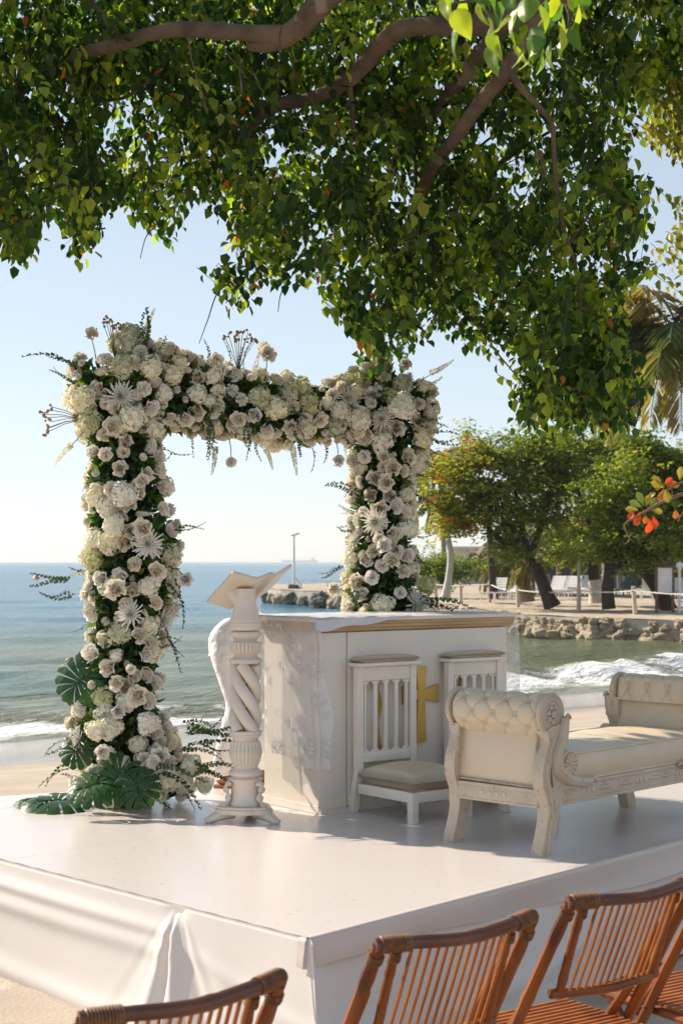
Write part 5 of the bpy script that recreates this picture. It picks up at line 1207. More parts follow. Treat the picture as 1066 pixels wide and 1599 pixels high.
wd = LN*rng.uniform(.62, .85, len(LN))
TOa = np.array(TO)
# the leaves that show largest become parts of their own
vis = np.argsort(-(LN*wd/(P[:, 1]**2)) + 10*((CX+F*P[:, 0]/P[:, 1] < 0) | (CX+F*P[:, 0]/P[:, 1] > 1066) | (HY-F*(P[:, 2]-EYE)/P[:, 1] < 0)))[:262]
mask = np.ones(len(P), bool); mask[vis] = False
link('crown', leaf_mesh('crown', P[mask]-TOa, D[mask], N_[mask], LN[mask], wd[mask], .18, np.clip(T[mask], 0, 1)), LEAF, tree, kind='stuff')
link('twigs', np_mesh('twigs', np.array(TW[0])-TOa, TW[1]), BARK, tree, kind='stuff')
lms = []
for i in range(5):
    me = leaf_mesh('leaf', [(0, 0, 0)], np.array([[0, 0, 1.]]), np.array([[0, 1., 0]]), np.array([1.]), np.array([.74]), .18, np.array([[.1, .3, .5, .7, .9][i]])); me.materials.append(LEAF); lms.append(me)
def leaf_obj(p, d_, n_, l, tint, parent, off, ms=None, name='leaf'):
    d_ = Vector(d_).normalized(); s_ = d_.cross(Vector(n_)).normalized(); nn = s_.cross(d_)
    M_ = Matrix((-s_, nn, d_)).transposed(); ms = ms or lms
    return link(name, ms[min(len(ms)-1, int(max(0, tint)*len(ms)))], None, parent, loc=Vector(p)-off, rot=M_.to_euler(), scl=l)
for i in vis: leaf_obj(P[i], D[i], N_[i], LN[i], T[i] if T[i] < .98 else .95, tree, TO)
# hanging bare twigs
random.seed(5)
for (x, y, d) in [(295, 60, 7.1), (370, 40, 7.1), (375, 90, 7.2), (620, 220, 7.9), (840, 240, 7.5), (830, 220, 7.5), (560, 300, 8), (250, 330, 8), (60, 240, 7.6), (720, 300, 8), (450, 380, 8.2), (360, 440, 8.3), (890, 560, 8.2), (690, 400, 8.1), (955, 283, 7.8)]:
    q = [(x, y, d)]; 
    for s_ in range(3): q.append((q[-1][0]+random.uniform(-22, 22), q[-1][1]+random.uniform(18, 42), d))
    br(q, [.005, .004, .003, .002], 'twig', 5)
# near spray of big bright leaves at the top
LEAFB = mat('bright young leaves', (.10, .17, .02), rough=.4, transl=.5, tint=[(0, (.04, .11, .014)), (.45, (.14, .22, .02)), (1, (.32, .35, .03))], tcol=(1.8, 1.9, .7))
def curved_leaf(t):
    mb = MB(); n = 8
    def fn(u, v):
        w_ = math.sin(math.pi*min(1, (v*.95+.03))**.68)**.95*.36; s_ = (u-.5)*2*w_
        return (s_, -.28*v*v+.35*abs(s_)+.0+.02*math.sin(v*9+u*3), v)
    mb.grid(fn, 6, n); me = mb.mesh('leaf', True, 90); a = me.attributes.new('tint', 'FLOAT', 'POINT'); a.data.foreach_set('value', [t]*len(me.vertices)); me.materials.append(LEAFB); return me
big = [curved_leaf(t) for t in (.1, .35, .6, .9)]
spray = [(700, 10), (715, 38), (720, 60), (745, 25), (762, 50), (775, 75), (790, 45), (800, 70), (812, 95), (815, 58), (832, 80), (850, 40), (868, 58), (880, 80), (895, 60), (905, 30), (780, 12), (820, 15), (860, 8), (735, -5), (770, 88), (838, 100), (855, 88), (785, 28), (840, 28), (690, -10), (895, 10), (805, 35), (722, 20), (752, 8), (768, 62), (808, 82), (826, 66), (845, 74), (858, 52), (876, 46), (888, 66), (798, 4), (815, 30), (850, 20), (872, 20), (910, 8), (708, -8)]
for i, (x, y) in enumerate(spray):
    p = PX(x+random.uniform(-6, 6), y-22, 4.3+random.uniform(-.25, .25)); dd = (random.uniform(-.5, .5), random.uniform(-.4, .2), -1)
    leaf_obj(p, dd, (random.uniform(-1.6, 1.6), random.uniform(-1, .6), .3), random.uniform(.062, .096), random.random(), tree, TO, big)
for q in ([(940, -120, 4.6), (880, -30, 4.35), (840, 20, 4.3), (800, 50, 4.3)], [(880, -30, 4.35), (800, -20, 4.3), (740, 0, 4.3), (705, 5, 4.3)], [(870, -20, 4.35), (890, 20, 4.3), (888, 45, 4.3)]): br(q, [.012, .007, .005, .003], 'twig', 6)
br([(1190, -420, 5.6), (1100, -300, 5.0), (940, -120, 4.6)], [.03, .02, .012], 'branch', 6)

# ================================================================== SECOND TREE, off to the right, with yellow leaves hanging in
def place_world_tree(name, label, base, pts, rads):
    t = thing(name, label, 'tree', base); mb = MB(); sp = smooth_path([(*p, r) for p, r in zip(pts, rads)], 6)
    mb.tube([q[:3] for q in sp], [q[3] for q in sp], 10); mb.build('trunk', BARK, t, angle=90); return t
t2 = place_world_tree('sea_grape_tree', 'tree at the right edge with yellow green leaves hanging in from above', (4.6, 11.6, 0), [(0, 0, -.1), (-.1, 0, 1.5), (-.3, .1, 3.2), (-.9, -.3, 4.8), (-1.6, -.8, 5.3)], [.22, .18, .14, .09, .04])
YL = mat('yellow green leaves', (.2, .2, .03), rough=.45, transl=.45, tint=[(0, (.05, .10, .02)), (.5, (.15, .19, .03)), (1, (.36, .30, .05))], tcol=(1.5, 1.5, .8))
C2 = np.concatenate([crown(210, [(1000, 60), (1130, 30), (1200, 250), (1120, 300), (1070, 215), (1045, 248), (1020, 215), (1008, 150)], lambda x, y, rd: 10+rd.uniform(-.8, .8, len(x)), [], 8, -999),
                     crown(70, [(1056, 330), (1150, 280), (1190, 480), (1100, 500), (1054, 440), (1048, 390)], lambda x, y, rd: 10.6+rd.uniform(-.5, .5, len(x)), [], 9, -999),
                     crown(600, [(1080, -500), (1900, -500), (1900, 420), (1350, 480), (1150, 200), (1090, 0)], lambda x, y, rd: 11+rd.uniform(-1.5, 1.5, len(x)), [], 10, -999)])
P2, D2, N2, T2, L2, TW2 = twigs(C2, 12, (.05, .085), tb=.12); o2 = np.array(t2.location)
link('crown', leaf_mesh('crown', P2-o2, D2, N2, L2, L2*.72, .18, np.clip(T2, 0, 1)), YL, t2, kind='stuff'); link('twigs', np_mesh('twigs', np.array(TW2[0])-o2, TW2[1]), BARK, t2, kind='stuff')

# near branch with red and yellow almond leaves at the right edge
ab = place_world_tree('almond_tree', 'tree beyond the right edge whose bare branch holds red and yellow leaves', (5.0, 15.0, 0), [(0, 0, -.1), (-.1, 0, 1.4), (-.25, 0, 2.3), (-.3, 0, 3.6)], [.16, .13, .11, .06])
AO = Vector(ab.location)
def abr(q, r):
    mb = MB(); sp = smooth_path([(*tuple(PX(*p)-AO), s_) for p, s_ in zip(q, r)], 5); mb.tube([s_[:3] for s_ in sp], [s_[3] for s_ in sp], 7); mb.build('branch', mat_br, ab, angle=90)
mat_br = mat('pale twig bark', (.24, .17, .13), (.16, .11, .085), rough=.9)
abr([(1300, 735, 15), (1180, 752, 14.8), (1100, 765, 14.7), (1060, 773, 14.6), (1030, 785, 14.6), (1008, 798, 14.6), (990, 808, 14.6), (974, 820, 14.6), (982, 842, 14.6), (974, 850, 14.6)], [.05, .035, .025, .018, .015, .012, .009, .008, .006, .004])
abr([(1070, 752, 14.6), (1052, 758, 14.6), (1040, 768, 14.6), (1020, 780, 14.6), (1010, 785, 14.6)], [.012, .009, .007, .005, .004]); abr([(1048, 762, 14.6), (1052, 790, 14.6), (1056, 800, 14.6)], [.006, .005, .003]); abr([(1100, 765, 14.7), (1066, 800, 14.6), (1058, 815, 14.6)], [.012, .008, .004])
AL = [mat('red almond leaf', (.55, .05, .02), (.50, .12, .02), scale=12, rough=.45, transl=.35, tcol=(1.5, 1.1, 1)), mat('yellow almond leaf', (.50, .36, .04), (.40, .33, .05), scale=12, rough=.45, transl=.35), mat('orange almond leaf', (.58, .20, .03), (.5, .12, .02), scale=10, rough=.45, transl=.35), mat('green almond leaf', (.22, .28, .05), (.15, .22, .04), scale=12, rough=.45, transl=.35)]
def almond_leaf(m):
    mb = MB(); mb.grid(lambda u, v: ((u-.5)*2*(.30*math.sin(math.pi*min(1, v*.9+.06)**1.5)+.015), -.22*v*v+.18*abs(u-.5), v), 6, 8); me = mb.mesh('leaf', True, 90); me.materials.append(m); return me
alm = [almond_leaf(m) for m in AL]
for (x, y, c, dx, dz, l) in [(1000, 800, 0, -.5, -1, .17), (990, 798, 0, -.6, -.6, .13), (1012, 810, 0, .1, -1, .19), (1018, 806, 0, .25, -1, .16), (1006, 803, 2, .1, -1, .12), (1000, 792, 3, -.8, .4, .16), (1003, 790, 3, -.35, 1, .18), (1008, 790, 1, .2, .8, .14), (995, 797, 1, -1, .15, .15), (1016, 797, 1, 1, -.1, .14), (1014, 790, 3, .5, .6, .12),
        (1030, 760, 1, -.4, .9, .16), (1034, 762, 1, -.6, .3, .17), (1036, 764, 2, -.3, -1, .17), (1038, 764, 1, .2, -1, .16), (1036, 758, 0, .5, .5, .13), (1040, 760, 2, .8, .4, .13), (1044, 760, 1, 1, .2, .12), (1060, 750, 1, .1, 1, .16), (1054, 795, 2, .1, -1, .13), (1024, 770, 1, -.9, -.3, .10)]:
    dd = Vector((dx, random.uniform(-.4, .4), dz)); leaf_obj(PX(x, y, 14.6+random.uniform(-.1, .1)), dd, (random.uniform(-.6, .6), -1, .4), l*.78, 0, ab, AO, [alm[c]])

# ================================================================== HEADLAND: trees, palms, huts, loungers
ALMF = mat('almond foliage', (.05, .08, .02), rough=.4, transl=.45, spec=.4, tint=[(0, (.07, .12, .03)), (.35, (.17, .22, .04)), (.66, (.30, .31, .06)), (.80, (.30, .25, .04)), (.93, (.42, .20, .03)), (1, (.45, .06, .02))], tcol=(2.0, 2.0, .8))
TRK = mat('dark trunk bark', (.075, .055, .042), (.045, .034, .026), scale=3, rough=.95, bump=.8, bscale=8, bdist=.05)
LIME = mat('whitewash', (.62, .58, .53), (.5, .46, .42), scale=5, rough=.9, bump=.4, bscale=10)
def bgtree(name, label, px, py, d, blobs, trunk, seed, n=7000, warm=0, lsz=(.12, .22), leafmat=None, group=None, limbs=5, whit=0):
    """trunk: list of (px,py,radius m) ; blobs: (px,py,rx,ry,weight) in photo pixels with matching depth"""
    base = PX(px, py, d); t = thing(name, label, 'tree', base, 0, group); lsz = (lsz[0]*1.15, lsz[1]*1.15); rd = np.random.default_rng(seed); k_ = d/F
    mb = MB(); sp = smooth_path([(*(PX(a, b, d)-base), r) for a, b, r in trunk], 6); mb.tube([q[:3] for q in sp], [q[3]*(1+.15*mnoise.noise(Vector(q[:3])*1.5)) for q in sp], 10); mb.build('trunk', TRK, t, angle=90)
    topp = Vector(sp[-1][:3])
    if whit:
        mb = MB(); q = [s_ for s_ in sp if s_[2] < whit]; mb.tube([s_[:3] for s_ in q], [s_[3]*1.06 for s_ in q], 12); mb.build('whitewash_band', LIME, t)
    W = np.array([b[4] for b in blobs], float); W /= W.sum(); idx = rd.choice(len(blobs), n//14, p=W); P = []; D = []; T = []
    subs = []
    for b_ in rd.choice(len(blobs), 90, p=W):
        bx, by, rx, ry, _ = blobs[b_]; v = rd.normal(size=3); v /= np.linalg.norm(v); r = rd.uniform(.3, 1.25)**.6
        subs.append((b_, np.array([(bx-CX)*k_+v[0]*rx*k_*r, d+v[1]*max(rx, ry)*k_*.9*r, EYE-(by-HY)*k_+v[2]*ry*k_*r])-np.array(base)))
    for b_ in idx:
        b_, c0_ = subs[rd.integers(len(subs))]
        bx, by, rx, ry, _ = blobs[b_]; c = c0_+rd.normal(0, 1, 3)*[.42, .42, .26]
        wt = rd.beta(1.6, 2.4)*.75+warm*(1-.9*np.clip((c[0]+base.x-((blobs[0][0]-CX)*k_))/(rx*k_+1e-6), 0, 1))*rd.uniform(.1, 1)
        for i in range(14):
            P.append(c+rd.normal(0, .20, 3)*[1, 1, .45]); D.append([rd.normal(), rd.normal(), rd.normal()*.35-.15]); T.append(np.clip(wt+rd.normal(0, .10), 0, 1))
    m = len(P); ln = rd.uniform(*lsz, m); Nn = rd.normal(0, .35, (m, 3))+np.array([0, 0, 1.])
    link('crown', leaf_mesh('crown', np.array(P), np.array(D), Nn, ln, ln*.62, .1, np.array(T), shape=(.45, .38, .8, .42)), leafmat or ALMF, t, kind='stuff')
    big_ = sorted(range(len(blobs)), key=lambda i: -blobs[i][4])[:limbs]
    for i in big_:
        bx, by, rx, ry, _ = blobs[i]; e = PX(bx, by, d+rd.uniform(-.5, .5))-base; st = Vector(sp[int(len(sp)*.75)][:3]); mid_ = st.lerp(e, .5)+Vector((rd.normal(0, .15), 0, -.25))
        mb = MB(); q = smooth_path([tuple(st), tuple(mid_), tuple(e)], 6); r0 = trunk[-1][2]; mb.tube(q, [r0*(1-.8*j_/(len(q)-1)) for j_ in range(len(q))], 7); mb.build('limb', TRK, t, angle=90)
    return t
bgtree('almond_tree', 'broad almond tree with orange tinged leaves and leaning dark trunk behind the rope fence', 858, 946, 62,
       [(730, 780, 44, 34, 3.2), (705, 740, 34, 30, 2.2), (780, 800, 46, 36, 3.5), (750, 705, 38, 26, 2.2), (800, 740, 48, 38, 3.5), (850, 790, 44, 46, 3.8), (865, 730, 40, 34, 3.0), (700, 805, 24, 22, 1.2), (830, 700, 38, 24, 2.0), (735, 825, 44, 16, 1.4), (860, 850, 34, 22, 1.2), (790, 850, 24, 14, .6)],
       [(862, 948, .36), (852, 925, .27), (840, 895, .23), (826, 872, .20), (818, 850, .18)], 1, 22000, warm=.52)
bgtree('almond_tree', 'tall dense green almond tree in the middle of the grove, whitewashed low trunk', 929, 942, 66,
       [(890, 725, 50, 34, 3), (940, 705, 50, 26, 3), (985, 760, 40, 40, 2.5), (925, 770, 54, 44, 4.5), (960, 830, 44, 34, 3), (900, 840, 36, 30, 2.5), (985, 720, 34, 30, 2.0), (880, 690, 26, 16, 1.4)],
       [(929, 942, .27), (928, 915, .25), (926, 885, .22), (930, 850, .2)], 2, 20000, warm=.06, whit=1.0)
bgtree('almond_tree', 'almond tree with short black trunk just right of the whitewashed one', 948, 951, 59,
       [(960, 850, 40, 26, 2), (975, 760, 40, 40, 3), (990, 800, 44, 44, 3.5), (1010, 850, 38, 26, 2)], [(950, 951, .26), (948, 925, .24), (950, 895, .20), (955, 865, .18)], 3, 9000, warm=.1)
bgtree('almond_tree', 'dark almond tree behind the notice board with forked leaning trunk', 1040, 952, 61,
       [(1040, 760, 44, 44, 4), (1075, 800, 44, 54, 4), (1010, 710, 34, 28, 2), (1060, 720, 44, 26, 2), (1030, 850, 40, 26, 2.0), (1120, 760, 60, 60, 3), (1110, 850, 44, 34, 2)],
       [(1042, 953, .38), (1030, 925, .30), (1012, 900, .24), (998, 875, .2)], 4, 17000, warm=.04)
bgtree('sea_grape_bush', 'low rounded dark bush at the left end of the grove beside the pale palm', 690, 912, 78,
       [(690, 888, 34, 20, 3), (668, 893, 20, 14, 1.5), (715, 885, 24, 18, 2), (650, 898, 14, 10, .8), (735, 893, 14, 12, .8)], [(690, 915, .14), (692, 895, .1)], 5, 6000, lsz=(.10, .17))
bgtree('shade_tree', 'dark leafy tree far behind the loungers closing the grove', 985, 915, 96,
       [(880, 860, 60, 30, 2), (960, 850, 70, 40, 3), (1040, 850, 80, 50, 3), (1130, 830, 80, 60, 3)], [(985, 915, .3), (985, 880, .25)], 6, 9000, lsz=(.2, .34))
bgtree('bare_tree', 'grey twiggy half bare treetop showing above the orange tinged almond', 762, 930, 70,
       [(748, 715, 26, 14, 1), (775, 712, 24, 12, 1)], [(770, 935, .2), (765, 850, .15), (760, 760, .1)], 7, 1700, lsz=(.08, .13), leafmat=mat('dry grey twigs', (.16, .12, .09), (.1, .08, .06), rough=.95))
# palms
PALM = mat('palm frond', (.12, .15, .03), rough=.45, transl=.3, tint=[(0, (.035, .07, .02)), (.55, (.17, .20, .05)), (.85, (.38, .32, .10)), (1, (.36, .26, .12))], tcol=(1.5, 1.5, .8))
PTR = mat('palm trunk', (.30, .25, .20), (.2, .16, .13), scale=4, rough=.9, bump=.6, bscale=12, bdist=.03, stretch=(1, 1, 3))
def palm(label, px, py, d, head, rad, flen, nf, seed, name='coconut_palm', white=0, droop=1.0, dry=.2, group='coconut palms on the headland'):
    base = PX(px, py, d); t = thing(name, label, 'palm tree', base, 0, group); rd = random.Random(seed); k_ = d/F
    pts = [(*(PX(a, b, d)-base), r) for a, b, r in head]; sp = smooth_path(pts, 6); mb = MB(); mb.tube([q[:3] for q in sp], [q[3]*(1+.06*(i % 2)) for i, q in enumerate(sp)], 10); mb.build('trunk', LIME if white else PTR, t, angle=90)
    top_ = Vector(sp[-1][:3])
    for i in range(nf):
        az_ = i*2.4+rd.uniform(-.2, .2); el = rd.uniform(-.35, 1.25); L_ = flen*rd.uniform(.8, 1.1); a = Vector((math.cos(az_), math.sin(az_), 0)); path = []; p = top_.copy(); e = el
        for s_ in range(13):
            path.append(p.copy()); p = p+(a*math.cos(e)+Vector((0, 0, math.sin(e))))*L_/12; e -= .16*droop*(1.0 if e > -1.3 else 0)
        tn = (rd.uniform(.7, 1) if (el < .0 or rd.random() < dry) else rd.uniform(0, .6)); P = []; D = []; ln = []
        for s_ in range(1, 44):
            q = 1+s_/44*11; i0 = int(q); pp = path[i0].lerp(path[min(12, i0+1)], q-i0); tg = (path[min(12, i0+1)]-path[i0]).normalized() if i0 < 12 else tg; sdv = tg.cross(Vector((0, 0, 1))).normalized()
            l_ = flen*.30*math.sin(math.pi*(.12+.85*s_/44))**.7
            for sg in (-1, 1): P.append(tuple(pp)); D.append(tuple(sdv*sg*.75+tg*.6+Vector((0, 0, -.35-.5*rd.random())))); ln.append(l_*rd.uniform(.85, 1.1))
        me = leaf_mesh('frond', P, np.array(D), np.tile([[0, 0, 1.]], (len(P), 1))+rng.normal(0, .2, (len(P), 3)), np.array(ln), np.full(len(P), flen*.020), .1, np.clip(rng.normal(tn, .08, len(P)), 0, 1))
        f_ = link('frond', me, PALM, t); mb = MB(); mb.tube(path, [flen*.011*(1-.8*j_/12) for j_ in range(13)], 4); mb.build('stalk', PALM, f_)
    if rad:
        for i in range(5): mb = MB(); mb.ball(tuple(top_+Vector((math.cos(i*1.3)*.22, math.sin(i*1.3)*.22, -.25))), .13, None, 8, 6); mb.build('coconut', PTR, t)
    return t
palm('big coconut palm at the right edge, its drooping fronds partly dry', 1075, 945, 50, [(1110, 945, .2), (1105, 850, .17), (1090, 700, .15), (1068, 560, .14), (1062, 540, .14)], 1, 4.3, 34, 1, dry=.35, droop=.78)
palm('slim palm rising behind the grove with its head hidden by the hanging tree', 938, 930, 70, [(946, 930, .18), (944, 800, .16), (940, 700, .14), (934, 610, .13)], 1, 2.3, 20, 2, dry=.25, droop=1.25)
palm('small palm with upright fronds beside the right flower column', 688, 928, 86, [(694, 932, .17), (692, 850, .14), (688, 760, .12), (684, 722, .11)], 0, 2.6, 20, 3, dry=.2)
palm('leaning pale trunked palm left of the bush, its head hidden in the almond leaves', 694, 937, 64, [(694, 937, .22), (700, 905, .15), (703, 870, .13), (700, 845, .12), (690, 800, .11), (688, 780, .1)], 0, 1.6, 14, 4, white=1, dry=.5)
palm('short palm with arching green fronds in front of the thatched hut', 782, 925, 82, [(782, 930, .25), (780, 905, .2), (776, 885, .18)], 0, 1.9, 18, 5, dry=.1, droop=1.2)
palm('stubby shaggy palm trunk between white loungers and the leaning almond', 822, 938, 66, [(822, 940, .36), (820, 925, .30), (816, 905, .24), (818, 885, .18)], 0, 1.4, 14, 6, dry=.6, droop=1.3)
# thatched huts with dark shade beneath
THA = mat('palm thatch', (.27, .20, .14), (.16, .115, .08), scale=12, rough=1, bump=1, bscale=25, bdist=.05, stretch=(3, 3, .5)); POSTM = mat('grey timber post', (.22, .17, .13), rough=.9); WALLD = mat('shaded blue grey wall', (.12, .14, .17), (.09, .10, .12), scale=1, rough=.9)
def hut(label, px, py, d, wpx, rise, posth, seed, deep=4.0):
    base = PX(px, py, d); t = thing('thatched_hut', label, 'hut', base, 0, 'thatched beach huts'); k_ = d/F; W2 = wpx*k_/2; D2 = deep/2; rd = random.Random(seed)
    mb = MB(); ex = .6; z0 = posth; z1 = posth+rise; rl_ = W2*.45
    def face(a, b_, c, d_):  # a,b eave ; c,d ridge
        mb.grid(lambda u, v: tuple((Vector(a).lerp(Vector(b_), u)).lerp(Vector(d_).lerp(Vector(c), u), v)+Vector((0, 0, .07*mnoise.noise(Vector((u*14+seed, v*8, 1)))+.10*math.sin(v*3.14)))), 26, 8)
    e = [(-W2-ex, -D2-ex, z0), (W2+ex, -D2-ex, z0), (W2+ex, D2+ex, z0), (-W2-ex, D2+ex, z0)]; r0, r1 = (-rl_, 0, z1), (rl_, 0, z1)
    face(e[0], e[1], r1, r0); face(e[2], e[3], r0, r1); face(e[3], e[0], r0, r0); face(e[1], e[2], r1, r1); mb.build('roof', THA, t)
    n = 900; P = []; D = []
    for i in range(n):
        s_ = rd.random(); sd_ = rd.randrange(4); a, b_ = Vector(e[sd_]), Vector(e[(sd_+1) % 4]); p = a.lerp(b_, s_)+Vector((0, 0, rd.uniform(-.02, .3))); p.x *= 1-.0*p.z; P.append(tuple(p)); D.append((rd.uniform(-.4, .4), rd.uniform(-.4, .4), -1))
    ln = rng.uniform(.25, .6, n); link('thatch_fringe', leaf_mesh('thatch_fringe', P, np.array(D), unit(n), ln, ln*.16, .05), THA, t, kind='stuff')
    for x in np.linspace(-W2, W2, max(2, int(W2/1.6)+1)):
        for y in (-D2, D2): mb = MB(); mb.tube([(x, y, -.1), (x, y, z0+.15)], .09, 7); mb.build('post', POSTM, t)
    return t
hut('thatched hut behind the white loungers left of centre', 785, 908, 88, 60, 1.1, 1.35, 1)
hut('wide thatched hut behind the leaning almond trunk', 858, 910, 84, 84, 1.5, 1.3, 2)
hut('low thatched shelter at the right in front of the dark restaurant', 985, 915, 80, 62, 1.4, 1.35, 3)
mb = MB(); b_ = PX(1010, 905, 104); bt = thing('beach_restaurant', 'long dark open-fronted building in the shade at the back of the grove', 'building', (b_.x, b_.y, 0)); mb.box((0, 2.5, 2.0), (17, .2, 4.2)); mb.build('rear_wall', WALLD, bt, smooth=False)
mb = MB(); mb.prism([(-1.5, 3.0), (3.2, 4.4), (3.2, 4.55), (-1.5, 3.15)], -9, 9, axis='x'); mb.build('roof', THA, bt, smooth=False)
for x in np.linspace(-8.5, 8.5, 8): mb = MB(); mb.box((x, -1.2, 1.5), (.25, .25, 3.05)); mb.build('post', POSTM, bt, smooth=False)
b_ = PX(745, 905, 120); wb = thing('white_kiosk', 'small white building glimpsed left of the thatched huts', 'building', (b_.x, b_.y, 0)); WW = mat('white render', (.6, .57, .53), (.5, .47, .44), scale=1, rough=.9)
mb = MB(); mb.box((0, 0, 1.3), (4.2, 3, 2.8)); mb.build('wall', WW, wb, smooth=False); mb = MB(); mb.box((0, 0, 2.8), (4.8, 3.6, .2)); mb.build('roof', WW, wb, smooth=False); mb = MB(); mb.box((.6, -1.52, 1.4), (1.2, .06, 1.0)); mb.build('window', WALLD, wb, smooth=False)
# loungers
LW = mat('white plastic', (.74, .73, .71), (.68, .66, .64), scale=4, rough=.45); LDK = mat('grey blue plastic', (.17, .20, .24), (.13, .155, .19), scale=4, rough=.5)
def lounger(m):
    t = thing('sun_lounger', 'x', 'sun lounger', (0, 0, 0), 0, 'sun loungers under the almond trees')
    for s_ in (-.30, .30):
        mb = MB(); mb.tube([(s_, 0, .32), (s_, 1.25, .32)], .03, 6); mb.tube([(s_, 0, .32), (s_, -.45, .95)], .028, 6); mb.build('side_rail', m, t)
        for y in (.1, 1.15): mb = MB(); mb.tube([(s_, y, .32), (s_, y, 0)], .028, 6); mb.build('leg', m, t)
    for i in range(9): mb = MB(); mb.box((0, .08+i*.145, .335), (.60, .11, .02)); mb.build('seat_slat', m, t, smooth=False)
    for i in range(6):
        q = (i+.5)/6; M_ = Matrix.Translation((0, -.45*q, .335+.62*q)) @ Matrix.Rotation(R(-54.5), 4, 'X'); mb = MB(); mb.box((0, 0, 0), (.60, .105, .02), M_); mb.build('back_slat', m, t, smooth=False)
    return t
lg = {0: lounger(LW), 1: lounger(LDK)}; used = {0: 0, 1: 0}
for (px, py, d, rz, dk, lab) in [
        (778, 937, 70, 150, 0, 'white lounger, leftmost of the three together left of the shaggy palm trunk'), (790, 937, 70, 150, 0, 'white lounger, middle of the three together left of the shaggy palm trunk'), (802, 937, 69, 148, 0, 'white lounger, rightmost of the three together left of the shaggy palm trunk'),
        (829, 930, 76, 160, 0, 'white lounger just behind the shaggy palm trunk'), (868, 932, 75, 150, 0, 'white lounger touching the right side of the leaning almond trunk'), (882, 931, 77, 165, 0, 'white lounger second right of the leaning almond trunk'), (892, 932, 75, 150, 0, 'white lounger right before the tall thin post'),
        (917, 929, 80, 180, 0, 'dim white lounger behind the tall thin post'), (938, 929, 82, 180, 0, 'dim white lounger between whitewashed and black trunks'), (958, 928, 84, 160, 1, 'dark lounger just right of the black trunk'), (970, 928, 84, 160, 1, 'second dark lounger right of the black trunk'), (982, 930, 80, 155, 1, 'dark lounger left of the white upright chair'), (1046, 936, 72, 150, 1, 'grey blue lounger between notice board and globe lamp'), (1062, 936, 73, 150, 1, 'grey blue lounger cut by the right edge'), (850, 925, 84, 180, 0, 'white lounger half hidden behind the leaning almond trunk')]:
    o = lg[dk] if used[dk] == 0 else copy_tree(lg[dk]); used[dk] += 1
    o.location = PX(px, py, d); o.rotation_euler = (0, 0, R(rz)); o.scale = (1.05,)*3; o['label'] = lab
# white upright plastic chair
b_ = PX(1009, 938, 68); uc = thing('plastic_chair', 'white upright plastic armchair standing alone left of the notice board', 'chair', b_, R(160))
mb = MB(); mb.box((0, 0, .42), (.5, .48, .04)); mb.build('seat', LW, uc); 
for i in range(5): mb = MB(); mb.box((-.2+i*.1, -.24, .72), (.07, .03, .56)); mb.build('back_slat', LW, uc)
mb = MB(); mb.box((0, -.245, 1.0), (.5, .04, .08)); mb.build('top_rail', LW, uc)
for x in (-.22, .22):
    for y in (-.2, .2): mb = MB(); mb.tube([(x*1.1, y*1.1, 0), (x, y, .42)], .028, 6); mb.build('leg', LW, uc)
    mb = MB(); mb.box((x*1.1, 0, .64), (.05, .46, .03)); mb.build('arm', LW, uc)
# rope fence
FP = mat('cream fence post', (.58, .50, .40), (.46, .38, .29), scale=8, rough=.85); ROPE = mat('white rope', (.66, .64, .62), rough=.85)
fps = [(680, 940, 33, 0), (719, 942, 33, 0), (764, 943, 37, 0), (808, 949, 33, 0), (903, 955, 40, 0), (991, 960, 45, -3), (655, 935, 24, 0)]
labs = ['second cream fence post, beside the right flower column', 'cream fence post right of the leaning pale palm', 'cream fence post left of the three white loungers', 'cream fence post left of the leaning almond trunk', 'cream fence post in front of the tall thin mast', 'thick leaning cream fence post at the right', 'short cream fence post half hidden by flowers']
tops = []; order = sorted(range(len(fps)), key=lambda i: fps[i][0])
for i in order:
    px, py, hp, lean = fps[i]; d = min(78, 1.90*F/(py-HY)); b_ = PX(px, py, d); k_ = d/F
    mb = MB(); mb.tube([(0, 0, -.3), (0, 0, 0), (lean*k_, 0, hp*k_)], [.085, .085, .075], 8); mb.tube([(lean*k_*.9, 0, hp*k_*.82), (lean*k_*.9, 0, hp*k_*.86)], .10, 8)
    o = mb.build('fence_post', FP, loc=b_); tagd(o, labs[i], 'fence post', 'posts of the rope fence'); tops.append(b_+Vector((lean*k_, -.1, hp*k_*.84)))
tops.append(PX(1200, 925, 50)); mb = MB()
for a, b_ in zip(tops[:-1], tops[1:]):
    L_ = (b_-a).length; mb.tube([a.lerp(b_, t)+Vector((0, 0, -.018*L_*4*t*(1-t))) for t in np.linspace(0, 1, 12)], .024, 5)
tagd(mb.build('fence_rope', ROPE), 'white rope strung between the cream fence posts on the headland', 'rope')
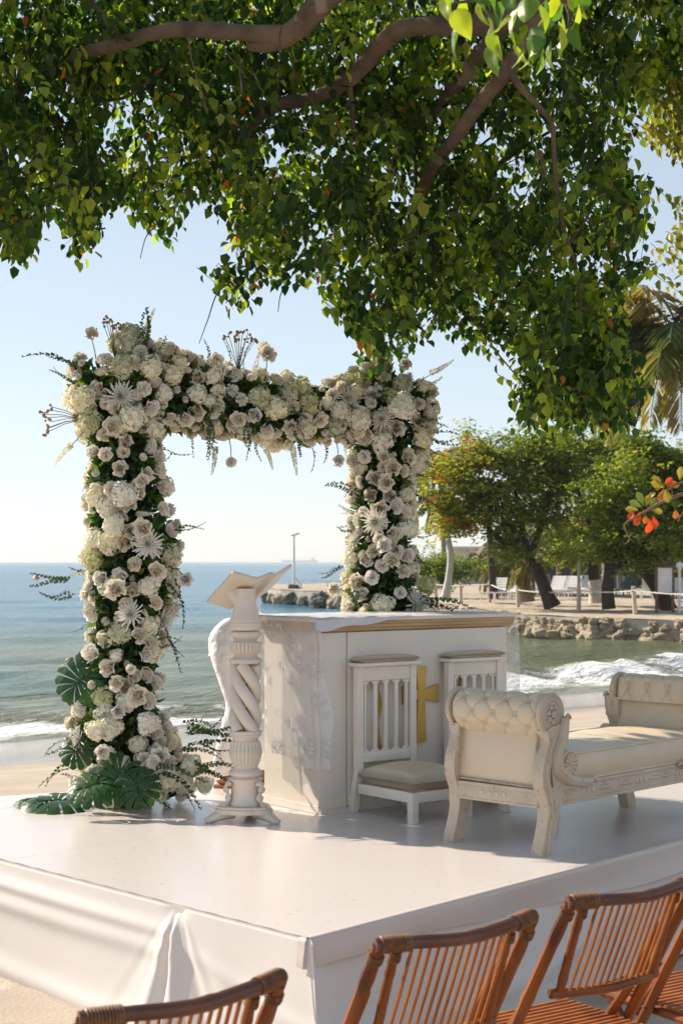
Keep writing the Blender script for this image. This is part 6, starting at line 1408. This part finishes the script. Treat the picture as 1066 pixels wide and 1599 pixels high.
b_ = PX(903, 950, 61); mb = MB(); mb.tube([(0, 0, -.2), (0, 0, 76*61/F)], [.075, .06], 7); tagd(mb.build('tall_post', FP, loc=b_), 'tall thin cream mast behind a fence post, right of the white loungers', 'post')
# notice board
b_ = PX(1037, 956, 57); k_ = 57/F; nb_ = thing('notice_board', 'white notice board with blurred map on two brown posts', 'sign', b_); BRN = mat('brown painted wood', (.16, .085, .05), rough=.7)
for x in (-13, 13): mb = MB(); mb.box((x*k_, 0, 35*k_), (.09, .09, 71*k_)); mb.build('post', BRN, nb_, smooth=False)
MAPM = mat('printed map panel', (.70, .67, .66), (.50, .47, .50), scale=1.4, rough=.5, detail=5, stretch=(1.6, 1, .8), c3=(.62, .60, .64), wear=.55, wscale=2.5)
mb = MB(); mb.box((0, -.02, 50*k_), (23.5*k_, .05, 38*k_)); mb.build('panel', MAPM, nb_, smooth=False)
mb = MB(); mb.box((0, -.0, 31*k_), (26*k_, .08, .08)); mb.box((0, 0, 69.5*k_), (26*k_, .08, .06)); mb.build('frame', BRN, nb_, smooth=False)
b_ = PX(1060, 957, 57); gl = thing('globe_lamp', 'white globe lamp on a slim white pole at the right edge', 'lamp post', b_); mb = MB(); mb.tube([(0, 0, 0), (0, 0, 68*k_)], .055, 8); mb.build('pole', WHITEM, gl)
mb = MB(); mb.ball((0, 0, 74*k_), 5.6*k_, None, 16, 12); mb.build('globe', mat('milky globe', (.72, .72, .70), (.68, .68, .66), rough=.3), gl); mb = MB(); mb.tube([(0, 0, 67*k_), (0, 0, 69*k_)], .09, 8); mb.build('collar', WHITEM, gl)

# ================================================================== AIR
hz_m = bpy.data.materials.new('sea haze'); hz_m.use_nodes = True; hn = hz_m.node_tree; hn.nodes.clear()
ho = hn.nodes.new('ShaderNodeOutputMaterial'); hv = hn.nodes.new('ShaderNodeVolumePrincipled'); hn.links.new(hv.outputs[0], ho.inputs['Volume'])
hv.inputs['Color'].default_value = (.93, .95, .97, 1); hv.inputs['Density'].default_value = .00014; hv.inputs['Anisotropy'].default_value = .2
mb = MB(); mb.box((-3000, 3500, 14), (34000, 31000, 34)); link('haze', mb.mesh('haze', False), hz_m, kind='stuff')
